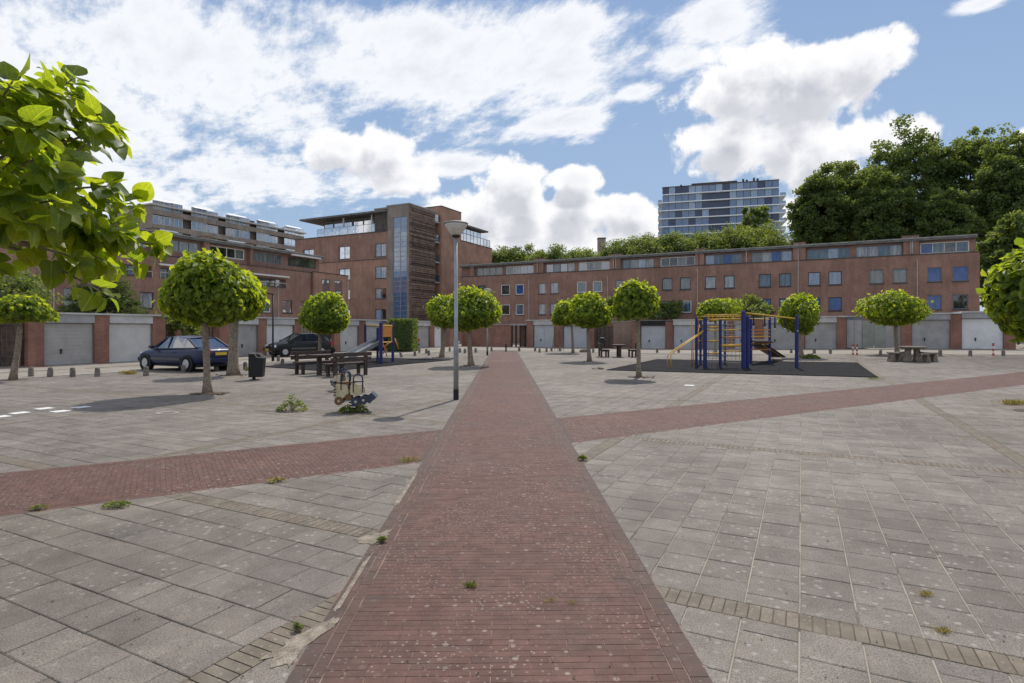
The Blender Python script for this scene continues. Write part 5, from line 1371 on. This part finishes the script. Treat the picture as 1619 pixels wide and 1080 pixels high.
def ball_crown(seed, n, leaf, rx=1.0, rz=.8, flat=.55, droop=.6):
    """clipped catalpa crown about the origin: shingled drooping leaves over a domed top, flatter below"""
    g = np.random.default_rng(seed)
    d = g.normal(size=(n, 3)); d /= np.linalg.norm(d, axis=1)[:, None]
    lumps = g.normal(size=(26, 3)); lumps /= np.linalg.norm(lumps, axis=1)[:, None]
    amp = g.uniform(-.12, .24, 26)
    r = 1+(np.clip((d@lumps.T-.80)/.20, 0, 1)*amp).sum(1)
    depth = np.where(g.random(n) < .55, g.uniform(.88, 1.03, n), g.uniform(.35, .9, n))
    c = d*(r*depth)[:, None]*np.array([rx, rx, rz])
    c[:, 2] = np.where(c[:, 2] < 0, c[:, 2]*flat, c[:, 2])
    dn = np.array([0, 0, -1.])-d*(-d[:, 2:3]); tipd = d*.45+dn*(droop+.35)+g.normal(size=(n, 3))*.42
    nr = d+np.array([0, 0, .35])+g.normal(size=(n, 3))*.33
    sz = leaf*g.uniform(.6, 1.5, n)
    # a few shoots stand out
    k = g.random(n) < .05; c[k] *= 1+g.uniform(.05, .16, (k.sum(), 1)); tipd[k] = d[k]+g.normal(size=(k.sum(), 3))*.5+np.array([0, 0, .3])
    hi = (depth > .93) & (d[:, 2] > -.15-.5*g.random(n)) & (g.random(n) < .42+.4*np.clip(d[:, 2], 0, 1))  # outer, mostly upper leaves that take the painted backlit colour
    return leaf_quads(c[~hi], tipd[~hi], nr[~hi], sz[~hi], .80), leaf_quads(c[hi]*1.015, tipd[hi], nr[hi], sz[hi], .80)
def trunk_mesh(p, top, r0, r1, bend, seed):
    rr = random.Random(seed); b = MB(); n = 9; pts = []; rs = []
    for i in range(n+1):
        u = i/n; q = Vector(p).lerp(Vector(top), u)+Vector((bend*math.sin(u*math.pi), bend*.4*math.sin(u*2.4), 0))
        pts.append(q); rs.append((r0*(1-u)+r1*u)*(1+.5*math.exp(-u*14))*(1+rr.uniform(-.05, .05)))
    pts[0] = pts[0]+Vector((0, 0, -.06)); b.tube(pts, rs, 12)
    for v in range(len(b.v)):
        x, y, z = b.v[v]; k = 1+.05*math.sin(7*z+3*x*20); b.v[v] = (x, y, z)
    return b, pts[-1]
def ball_tree(bpx, bpy_, tpx, tpy, x0, x1, y0, y1, label, seed, r=.105, leaf=.17, n=2200, dY=0, pit=True, base=None, bend=.02, flat=.62):
    leaf *= .92; n = int(n*1.6)
    g = G(bpx, bpy_) if base is None else Vector(base)
    t = thing('round_tree', label, 'tree', g, 'clipped round catalpa trees on the plaza')
    Y = g.y+dY; cx = ((x0+x1)/2-CX)/F*Y; zt = EYE+(HY-y0)/F*Y; zb = EYE+(HY-y1)/F*Y
    rx = (x1-x0)/2/F*Y*.89; H = (zt-zb)*.93; rz = H/(1+flat); cz = zb+rz*flat+.01
    top = Vector(((tpx-CX)/F*Y, Y, cz-rz*flat*.3))
    b, e = trunk_mesh(g, top, r, r*.72, bend, seed); b.build('trunk', M['bark'], t, smooth=True)
    rr = random.Random(seed)
    for k in range(7):
        a = k*.9+rr.random(); q = e+Vector((math.cos(a)*rx*.6, math.sin(a)*rx*.6, rz*rr.uniform(.0, .6)))
        m = e.lerp(q, .5)+Vector((0, 0, -.03)); lb = MB(); lb.tube([e-Vector((0, 0, .12)), m, q], [r*.38, r*.24, r*.09], 7); lb.build('limb', M['bark'], t, smooth=True)
    old, rim_lit = ball_crown(seed, n, leaf/1.0, rx, rz, flat); of = np.array([cx-g.x, Y-g.y, cz-g.z])
    mobj('crown', np_mesh('crown', old[0]+of, old[1], M['leaf_ball']), t); mobj('rim_lit_leaves', np_mesh('rim_lit_leaves', rim_lit[0]+of, rim_lit[1], M['leaf_rim_lit']), t)
    if pit:
        ring = [(g.x+rr.uniform(.34, .62)*math.cos(a), g.y+rr.uniform(.3, .5)*math.sin(a)) for a in [k*math.pi/5 for k in range(10)]]
        blotch(ring, .006, 'tree_pit', M['soil'], seed, .08, kind='stuff')
    return t
ball_tree(20, 601, 33, 506, -4, 74, 465, 508, 'small flat round tree with a leaning trunk at the left edge', 1, r=.10, bend=.03, leaf=.16, n=1300)
ball_tree(328, 622, 321, 505, 257, 404, 403, 513, 'largest round tree, standing in front of the dark blue car', 2, r=.095, leaf=.16, n=4800, bend=.02)
ball_tree(369, 593, 372, 505, 336, 413, 424, 507, 'round tree with the thick trunk half behind the largest round tree', 3, r=.19, leaf=.17, n=2400, bend=-.03)
ball_tree(505, 572, 505, 514, 473, 554, 459, 523, 'round tree rising behind the near benches', 4, r=.105, leaf=.18, n=2600, pit=False)
ball_tree(698, 565, 703, 512, 673, 740, 465, 514, 'round tree partly behind the near lamp pole, left one of two', 5, r=.135, leaf=.18, n=1800, bend=.05)
ball_tree(745, 578, 742, 515, 705, 791, 458, 516, 'round tree left of the red path, just right of the near lamp pole', 6, r=.125, leaf=.17, n=2600, bend=-.04)
ball_tree(906, 558, 903, 510, 871, 924, 474, 514, 'round tree with the thin trunk, left one of the overlapping pair right of the path', 7, r=.10, leaf=.19, n=1700)
ball_tree(932, 571, 930, 514, 897, 970, 464, 516, 'round tree right of the path in front of the blue grey garage', 8, r=.11, leaf=.18, n=2200, bend=-.03)
ball_tree(1010, 596, 1008, 498, 966, 1039, 440, 505, 'slim round tree with an uneven crown beside the black rubber mat', 9, r=.085, leaf=.15, n=1700, flat=.8, bend=.01)
ball_tree(1131, 560, 1131, 502, 1101, 1163, 471, 505, 'round tree whose crown tops the climbing frame', 10, r=.1, leaf=.19, n=1700, pit=False)
ball_tree(1268, 565, 1262, 510, 1233, 1296, 463, 524, 'leaning round tree behind the last blue post', 11, r=.12, leaf=.18, n=1900, bend=-.05)
ball_tree(1419, 559.5, 1416, 510, 1368, 1454, 460, 514, 'wide flat topped round tree behind the stone picnic table', 12, r=.12, leaf=.19, n=2600, bend=-.06, flat=.7)
ball_tree(0, 0, 1655, 500, 1572, 1740, 372, 540, 'large round tree cut by the right picture edge', 13, r=.11, leaf=.17, n=5200, base=(11.05, 11.9, 0), flat=.85)

# ---- the near tree on the left: every big leaf is a leaf
def big_leaf(seed):
    rr = random.Random(seed); L = 1.0
    out = [(0, 0), (.17, -.08), (.36, -.03), (.48, .13), (.50, .33), (.43, .56), (.28, .76), (.11, .92), (0, 1.0)]
    curl, fold, wave = rr.uniform(.12, .38), rr.uniform(.1, .32), rr.uniform(0, 6)
    mids = [.0, .06, .15, .28, .42, .57, .74, .9, 1.0]; v = []; uv = []
    def z(x, y): return -curl*y*y+fold*abs(x)*(1-.3*y)+.035*math.sin(9*y+wave)*abs(x)*2.2
    n = len(out)
    for x, y in out: v.append((x, y, z(x, y))); uv.append((x+.5, y))
    for y in mids: v.append((0, y, z(0, y))); uv.append((.5, y))
    for x, y in out: v.append((-x, y, z(x, y))); uv.append((.5-x, y))
    f = []
    for i in range(n-1): f.append((n+i, i, i+1, n+i+1)); f.append((2*n+i, n+i, n+i+1, 2*n+i+1))
    return v, uv, f
protos = [big_leaf(k) for k in range(6)]; leaf_me = []
for v, uv, f in protos:
    me = bpy.data.meshes.new('leaf'); me.from_pydata(v, [], f); u = me.uv_layers.new(name='UVMap')
    for lp in me.loops: u.data[lp.index].uv = uv[lp.vertex_index]
    me.materials.append(M['leaf_near']); me.shade_smooth(); leaf_me.append(me)
TC = Vector((-4.85, 4.75, 3.0))
t = thing('round_tree', 'near catalpa tree with big heart shaped leaves filling the left picture edge', 'tree', (TC.x, TC.y, 0), 'clipped round catalpa trees on the plaza')
b, e = trunk_mesh((TC.x, TC.y, 0), (TC.x+.03, TC.y, 2.5), .13, .10, .02, 77); b.build('trunk', M['bark'], t, smooth=True)
rr = random.Random(21); leaves = []
def rad(d):
    return 1+.07*math.sin(3.1*d.x+2*d.z+1)+.08*math.sin(5*d.z-4*d.y)+.05*math.sin(7*d.x+3*d.y+2)+.22*max(0, d.x)*max(0, .25-d.z)
RX, RZ = 1.33, 1.18
twigs = []
for k in range(185):
    while True:
        d = Vector((rr.gauss(0, 1), rr.gauss(0, 1), rr.gauss(0, 1))).normalized()
        if d.z > -.62: break
    end = TC+Vector((d.x*RX, d.y*RX, d.z*RZ))*rad(d)*rr.uniform(.74, 1.10)
    st = e+Vector((0, 0, .1))+Vector((d.x, d.y, d.z))*rr.uniform(.1, .35)
    mid = st.lerp(end, .55)+Vector((rr.uniform(-.1, .1), rr.uniform(-.1, .1), rr.uniform(-.02, .14)))
    twigs.append((st, mid, end, d))
    if k < 64:
        lb = MB(); lb.tube([st, mid, end], [.022, .014, .006], 6); lb.build('twig', M['bark'], t)
    # leaves sit in whorls along the outer half of each shoot
    for w, cnt in ((.45, 2), (.62, 3), (.8, 3), (.94, 4), (1.0, 3)):
        p = (mid.lerp(end, (w-.4)/.6) if w > .4 else st.lerp(mid, w/.4)); ph = rr.uniform(0, 6.28)
        for j in range(cnt):
            a = ph+j*6.283/cnt; ax = (end-mid).normalized(); s1 = ax.cross(Vector((.1, .2, 1))).normalized(); s2 = ax.cross(s1)
            out = (s1*math.cos(a)+s2*math.sin(a)+ax*.35+d*.35+Vector((0, 0, -.45))+Vector((rr.gauss(0, .2), rr.gauss(0, .2), rr.gauss(0, .2)))).normalized()
            pet = p+out*rr.uniform(.03, .09)
            nrm = (Vector((0, 0, 1))*.9+d*.7+Vector((rr.gauss(0, .35), rr.gauss(0, .35), rr.gauss(0, .3))))
            sd_ = out.cross(nrm).normalized(); up = sd_.cross(out).normalized()
            sc = rr.uniform(.10, .20)*(1.0 if w > .7 else .85)
            leaves.append((Matrix(((sd_.x*sc, out.x*sc, up.x*sc, pet.x), (sd_.y*sc, out.y*sc, up.y*sc, pet.y), (sd_.z*sc, out.z*sc, up.z*sc, pet.z), (0, 0, 0, 1))), rr.randrange(6), sc))
def lkey(l):
    p = l[0].translation; on = p.y > 1 and p.x/p.y > -.90 and (p.z-EYE)/p.y < .58
    return (0 if on else 1, (p-Vector((0, 0, EYE))).length/l[2])
leaves.sort(key=lkey)
for m_, k, sc in leaves[:300]:
    o = bpy.data.objects.new('leaf', leaf_me[k]); COL.objects.link(o); o.parent = t
    o.matrix_local = Matrix.Translation((-TC.x, -TC.y, 0))@m_
b = MB(); uvs = []
for m_, k, sc in leaves[300:]:
    v, uv, f = protos[k]; b.add([m_@Vector(p) for p in v], f)
    for q in f: uvs += [c for i in q for c in uv[i]]
b.uv = uvs; b.build('leaf', M['leaf_near'], t, smooth=True, kind='stuff')

# ---- looser crowns: clusters of small leaves round a few limbs
def cluster_crown(seed, c, rx, ry, rz, ncl, per, leaf, cr=.22, hang=.2, low=-.8):
    g = np.random.default_rng(seed); P = []; D = []; N = []
    k = 0
    while k < ncl:
        d = g.normal(size=3); d /= np.linalg.norm(d)
        if d[2] < low: continue
        r = g.uniform(.35, 1.0)**.6*(1+.13*math.sin(5*d[0]+seed)+.10*math.sin(7*d[2]+4*d[1]+seed*2)+g.uniform(-.06, .14)); cc = d*r*np.array([rx, ry, rz])*(1-cr*.6)
        k += 1; m = max(6, int(per*g.uniform(.6, 1.4))); R_ = cr*(rx+ry+rz)/3*g.uniform(.7, 1.3)
        q = g.normal(size=(m, 3)); q /= np.linalg.norm(q, axis=1)[:, None]; q *= (g.random(m)**.45*R_)[:, None]*np.array([1, 1, .8])
        P.append(cc+q); D.append(q/R_+d*.5+g.normal(size=(m, 3))*.6-np.array([0, 0, hang])); N.append(q/R_+d*.4+np.array([0, 0, .8])+g.normal(size=(m, 3))*.5)
    P, D, N = map(np.concatenate, (P, D, N))
    v, f = leaf_quads(P+np.array(c), D, N, leaf*g.uniform(.6, 1.35, len(P)), .75)
    return v, f
def loose_tree(name, label, px, Y, x0, x1, y0, y1, m, seed, cat='tree', group=None, ncl=90, per=60, leaf=.35, cr=.2, depth=1.0, trunk=True, low=-.8, gzb=0, hang=.2):
    X = (px-CX)/F*Y; t = thing(name, label, cat, (X, Y, gzb), group)
    rx = (x1-x0)/2/F*Y; zt = EYE+(HY-y0)/F*Y; zb = EYE+(HY-y1)/F*Y; cz = (zt+zb)/2; rz = (zt-zb)/2; cx = ((x0+x1)/2-CX)/F*Y
    v, f = cluster_crown(seed, (cx-X, 0, cz-gzb), rx, rx*depth, rz, ncl, per, leaf, cr, hang, low)
    mobj('crown', np_mesh('crown', v, f, M[m]), t)
    if trunk:
        rr = random.Random(seed); b = MB(); r0 = max(.06, rx*.055); b.tube([(X, Y, gzb-.2), (X+.1, Y, cz*.5), (cx, Y, cz), (cx, Y, cz+rz*.6)], [r0*1.3, r0, r0*.7, r0*.2], 9); b.build('trunk', M['bark_dark'], t, smooth=True)
        for k in range(8):
            a = k*.8+rr.random(); z = cz-rz*.5+rz*.9*rr.random(); p = Vector((cx, Y, z)); q = p+Vector((math.cos(a)*rx*.75, math.sin(a)*rx*.75*depth, rz*.45))
            lb = MB(); lb.tube([p, p.lerp(q, .5)+Vector((0, 0, -.1)), q], [r0*.45, r0*.3, r0*.1], 6); lb.build('limb', M['bark_dark'], t)
    return t
GB = 'trees behind the right row of houses'
BT = [ # px, Y, x0,x1,y0,y1, mat, label
 (790, 105, 772, 815, 384, 470, 'leaf_tree', 'tree squeezed between the tall brick block and the right row'),
 (835, 112, 806, 862, 393, 470, 'leaf_pale', 'low light tree above the first white attic windows'),
 (880, 112, 850, 915, 392, 470, 'leaf_tree', 'low tree crown left of the dark chimney'),
 (925, 116, 900, 958, 390, 470, 'leaf_pale', 'light tree crown just left of the dark chimney'),
 (985, 108, 955, 1022, 378, 460, 'leaf_tree', 'tree crown right of the dark chimney'),
 (1035, 104, 1002, 1075, 366, 450, 'leaf_pale', 'tree crown under the left corner of the glass tower'),
 (1092, 104, 1055, 1130, 361, 450, 'leaf_tree', 'tree crown under the middle of the glass tower'),
 (1150, 98, 1110, 1190, 357, 450, 'leaf_pale', 'pale willow like crown in front of the glass tower'),
 (1208, 98, 1165, 1245, 360, 450, 'leaf_pale', 'pale crown under the right side of the glass tower'),
]
for i, (px, Y, x0, x1, y0, y1, m, lb) in enumerate(BT):
    loose_tree('leafy_tree', lb, px, Y, x0-24, x1+24, y0+1, y1+10, m, 100+i, group=GB, ncl=240, per=95, leaf=.33, cr=.22, hang=.5, trunk=True)
loose_tree('pointed_tree', 'dark pointed tree standing in front of the glass tower', 1195, 120, 1172, 1217, 322, 400, 'leaf_dark', 131, ncl=80, per=60, leaf=.45, group=GB)
BIG = [
 (1290, 84, 1250, 1340, 268, 430, 'leaf_tree', 'tall dark tree at the left end of the big tree mass'),
 (1330, 88, 1290, 1392, 250, 430, 'leaf_dark', 'tall broad tree second in the big tree mass'),
 (1440, 84, 1376, 1500, 200, 430, 'leaf_tree', 'highest broad tree of the big tree mass'),
 (1400, 80, 1350, 1440, 262, 430, 'leaf_dark', 'lower dark crown in the middle of the big tree mass'),
 (1535, 82, 1478, 1590, 204, 430, 'leaf_dark', 'tall dark tree above the white framed attic windows'),
 (1600, 74, 1548, 1660, 212, 400, 'leaf_dark', 'tall tree at the right picture edge with gaps of sky'),
 (1590, 62, 1548, 1650, 345, 500, 'leaf_dark', 'dark tree beside the right end house'),
 (1490, 76, 1440, 1545, 300, 440, 'leaf_dark', 'dark lower crown just above the right end house'),
]
for i, (px, Y, x0, x1, y0, y1, m, lb) in enumerate(BIG):
    loose_tree('tall_tree', lb, px, Y, x0, x1, y0, y1, m, 140+i, group='tall trees at the right', ncl=400, per=85, leaf=.34, cr=.145, hang=.15)
# garden plants behind and between the garages
gdn = [
 ('garden_bush', 'dark round bush above the black fascia garage', 1053, 62, 1024, 1086, 472, 515, 'leaf_dark', 60, .22),
 ('garden_bush', 'grey green bush behind the slim round tree', 972, 60, 948, 1024, 462, 512, 'leaf_tree', 60, .22),
 ('garden_bush', 'light feathery bush behind the top of the climbing frame', 1180, 55, 1140, 1222, 468, 512, 'leaf_pale', 70, .2),
 ('garden_bush', 'tall light shrub left of the slim round tree', 958, 60, 944, 975, 478, 516, 'leaf_pale', 40, .2),
 ('garden_tree', 'loose dark tree behind the small leaning tree at the left edge', 30, 36, -40, 78, 425, 510, 'leaf_dark', 90, .18),
 ('garden_bush', 'dark bush between the board gates at the left edge', 5, 33, -20, 40, 470, 515, 'leaf_dark', 40, .16),
 ('garden_bush', 'bright climbing shrub over the fence right of the pale grey garage', 288, 33.0, 258, 316, 488, 541, 'leaf_pale', 60, .15),
 ('garden_bush', 'light twigs over the barred gate behind the thick trunk', 352, 39, 322, 372, 494, 516, 'leaf_pale', 26, .14),
 ('garden_bush', 'dark shrub at the right edge beside the end garage', 1620, 42, 1602, 1650, 440, 556, 'leaf_dark', 80, .18),
]
for i, (nm, lb, px, Y, x0, x1, y0, y1, m, ncl, lf) in enumerate(gdn):
    loose_tree(nm, lb, px, Y, x0, x1, y0, y1, m, 200+i, 'bush' if 'bush' in nm else 'tree', None, ncl=ncl, per=42, leaf=lf, cr=.22, trunk=True)
# conifer
def conifer(label, px, Y, x0, x1, y0, y1, seed):
    X = (px-CX)/F*Y; t = thing('conifer', label, 'tree', (X, Y, 0)); g = np.random.default_rng(seed)
    zt = EYE+(HY-y0)/F*Y; zb = EYE+(HY-y1)/F*Y; rx = (x1-x0)/2/F*Y
    b = MB(); b.tube([(X, Y, 0), (X, Y, zt-.1)], [.14, .03], 9); b.build('trunk', M['bark_dark'], t)
    P = []; D = []; N = []
    for k in range(230):
        u = g.random()**.7; z = zt-.1-(zt-zb)*u; a = g.uniform(0, 6.283); L = rx*(.12+.88*u**.75)*g.uniform(.7, 1.1); dr = np.array([math.cos(a), math.sin(a), .18])
        m = int(22+70*u); s = g.random(m)**.6; q = np.array([0, 0, z])+dr*(s*L)[:, None]+g.normal(size=(m, 3))*np.array([.11, .11, .05])*(.5+s)[:, None]
        P.append(q); D.append(dr+g.normal(size=(m, 3))*.55); N.append(np.array([0, 0, 1.])+g.normal(size=(m, 3))*.4)
        if k % 4 == 0:
            lb = MB(); lb.tube([(X, Y, z), (X+dr[0]*L*.9, Y+dr[1]*L*.9, z+.16*L)], [.025, .008], 5); lb.build('branch', M['bark_dark'], t)
    P, D, N = map(np.concatenate, (P, D, N)); v, f = leaf_quads(P, D, N, .2*g.uniform(.6, 1.3, len(P)), .38)
    mobj('needles', np_mesh('needles', v, f, M['leaf_conifer']), t)
conifer('spreading dark conifer behind the black handled garage', 165, 40, 92, 232, 424, 520, 5)
# clipped hedge by the slide
g0, g1 = G(618, 555), G(657, 555); t = thing('clipped_hedge', 'square clipped green hedge right of the slide posts', 'hedge', (g0+g1)/2)
gr = np.random.default_rng(8); c0 = (g0+g1)/2; hx, hy, hz = (g1-g0).length/2, 1.2, 1.26; n = 5200
q = gr.uniform(-1, 1, (n, 3)); ax = gr.integers(0, 3, n); sg = np.sign(gr.uniform(-1, 1, n)); q[np.arange(n), ax] = sg*gr.uniform(.86, 1.03, n)
q *= np.array([hx, hy, hz]); rot = math.atan2((g1-g0).y, (g1-g0).x); cs, sn = math.cos(rot), math.sin(rot)
P = np.stack([q[:, 0]*cs-q[:, 1]*sn, q[:, 0]*sn+q[:, 1]*cs, q[:, 2]+hz], 1)
v, f = leaf_quads(P, gr.normal(size=(n, 3)), gr.normal(size=(n, 3))+q/np.array([hx, hy, hz])*1.2, .13*gr.uniform(.6, 1.3, n), .7); mobj('foliage', np_mesh('foliage', v, f, M['leaf_tree']), t)
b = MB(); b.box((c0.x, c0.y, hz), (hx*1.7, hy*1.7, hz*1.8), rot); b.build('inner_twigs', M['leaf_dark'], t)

# ---- weeds in the joints
def weed(label, px, py, w, h, seed, m='weed', n=40, leaf=.06, name='weed', cat='weed', grassy=False):
    g = G(px, py); t = thing(name, label, cat, g); r = np.random.default_rng(seed)
    a = r.uniform(0, 6.283, n); rad_ = r.random(n)**.6; el = r.uniform(.25, 1.2, n)
    if grassy:
        base = np.stack([r.normal(size=n)*w*.28, r.normal(size=n)*w*.12, np.zeros(n)], 1)
        d = np.stack([np.cos(a)*.55, np.sin(a)*.55, r.uniform(.6, 1.3, n)], 1); d /= np.linalg.norm(d, axis=1)[:, None]; sz = h*r.uniform(.6, 1.3, n)
        v, f = leaf_quads(base+d*(sz*.5)[:, None], d, r.normal(size=(n, 3)), sz, .10, .1)
    else:
        c = np.stack([np.cos(a)*rad_*w*.5, np.sin(a)*rad_*w*.35, (1-rad_**1.6)*h*r.uniform(.3, 1, n)+.02], 1)
        d = np.stack([np.cos(a), np.sin(a), r.uniform(-.2, .8, n)], 1)
        v, f = leaf_quads(c, d, np.array([0, 0, 1.])+r.normal(size=(n, 3))*.5, leaf*r.uniform(.6, 1.4, n), .6)
        b = MB(); rr_ = random.Random(seed)
        for k in range(min(14, n//6)):
            i = rr_.randrange(n); b.tube([g+Vector((0, 0, .0)), g+Vector(c[i]*np.array([.6, .6, .5])), g+Vector(c[i])], [.006, .005, .003], 5)
        b.build('stems', M['bark'], t)
    mobj('leaves', np_mesh('leaves', v, f, M[m]), t)
weed('leafy weed bush growing from the paving left of the digger toy', 462, 650, .64, .34, 1, n=260, leaf=.06)
g = G(462, 651); b = MB(); b.tube([g+Vector((-.1, 0, .02)), g+Vector((-.45, -.05, .02)), g+Vector((-.80, .02, .012))], [.008, .006, .004], 6); b.build('fallen_twig', M['bark_dark'], None, label='thin dry twig lying left of the leafy weed bush', cat='twig')
weed('green weeds at the left foot of the digger shaped spring toy', 548, 653, .34, .16, 2, n=200, leaf=.05)
weed('green weeds at the right foot of the digger shaped spring toy', 571, 652, .30, .20, 3, n=200, leaf=.05)
weed('dark green creeping weed at the edge of the left cross path', 185, 801, .26, .035, 4, n=240, leaf=.022)
weed('small green tuft at the right edge of the red path', 921, 728, .13, .06, 5, n=120, leaf=.03)
weed('small green and straw grass tuft in the middle of the red path', 745, 928, .075, .035, 6, n=110, grassy=True)
weed('straw coloured grass on the red path right of the green tuft', 870, 951, .09, .02, 7, m='drygrass', n=60, grassy=True)
weed('dry grass wisp at the right of the red path', 905, 955, .06, .02, 8, m='drygrass', n=40, grassy=True)
weed('green tuft where the yellow band meets the left path edge', 604, 857, .08, .03, 9, n=110, leaf=.02)
weed('dry grass tuft in the corner between the two red paths', 650, 728, .26, .05, 10, m='drygrass', n=90, grassy=True)
weed('green grass mixed into the dry tuft between the two red paths', 640, 731, .22, .04, 11, n=70, grassy=True)
weed('tiny green weed left of the path near the lower picture edge', 470, 998, .07, .03, 12, n=90, leaf=.015)
weed('green weeds right of the leaning round tree trunk', 1282, 567, 1.0, .28, 13, n=260, leaf=.12)
weed('yellowish weeds between two bollards left of the blue car', 205, 592, .5, .15, 14, m='drygrass', n=160, grassy=True)
weed('stones and weeds behind the second thick trunk', 396, 586, .5, .2, 15, n=120, leaf=.07)
weed('sparse plant on the paving at the right picture edge', 1602, 640, .55, .12, 16, m='drygrass', n=180, grassy=True)
weed('creeping weed on the lower edge of the left cross path', 62, 806, .16, .03, 17, n=110, leaf=.018)
weed('dead leaves caught on the lower path edge left of the sandy corner', 437, 762, .22, .03, 18, m='drygrass', n=80, leaf=.03)
weed('grass at the right corner of the black rubber mat', 1383, 600, .5, .07, 19, n=120, grassy=True)
weed('yellow green grass tufts in a paving joint at the lower right', 1464, 942, .09, .03, 20, m='drygrass', n=90, grassy=True)
weed('straw clump in a paving joint above the lower right band', 1490, 1000, .10, .03, 21, m='drygrass', n=90, grassy=True)
# dead leaves and crumbs
rr = random.Random(31); b = MB()
for k in range(260):
    y = 2.8+rr.random()**2*16; x = rr.uniform(-.9, .9)*y; s_ = rr.uniform(.004, .011); a = rr.uniform(0, 6.28); c, s2 = math.cos(a)*s_, math.sin(a)*s_; z = .004
    b.add([(x-c, y-s2, z), (x+s2*.6, y-c*.6, z+s_*.4), (x+c, y+s2, z), (x-s2*.6, y+c*.6, z+s_*.5)], [(0, 1, 2, 3)])
b.build('leaf_litter', M['soil'], None, kind='stuff')
# clods round tree pits
b = MB()
for k in range(140):
    px, py = rr.choice([(328, 623), (328, 624), (1009, 597), (945, 583), (698, 566), (745, 579), (369, 594)]); g = G(px+rr.uniform(-28, 28)*(1 if px != 945 else .3), py+rr.uniform(-1.2, 1.2)); s_ = rr.uniform(.02, .06)
    b.lathe(g, [(s_, 0), (s_*.8, s_*.5), (s_*.2, s_*.7)], 5)
b.build('soil_clods', M['soil'], None, kind='stuff')
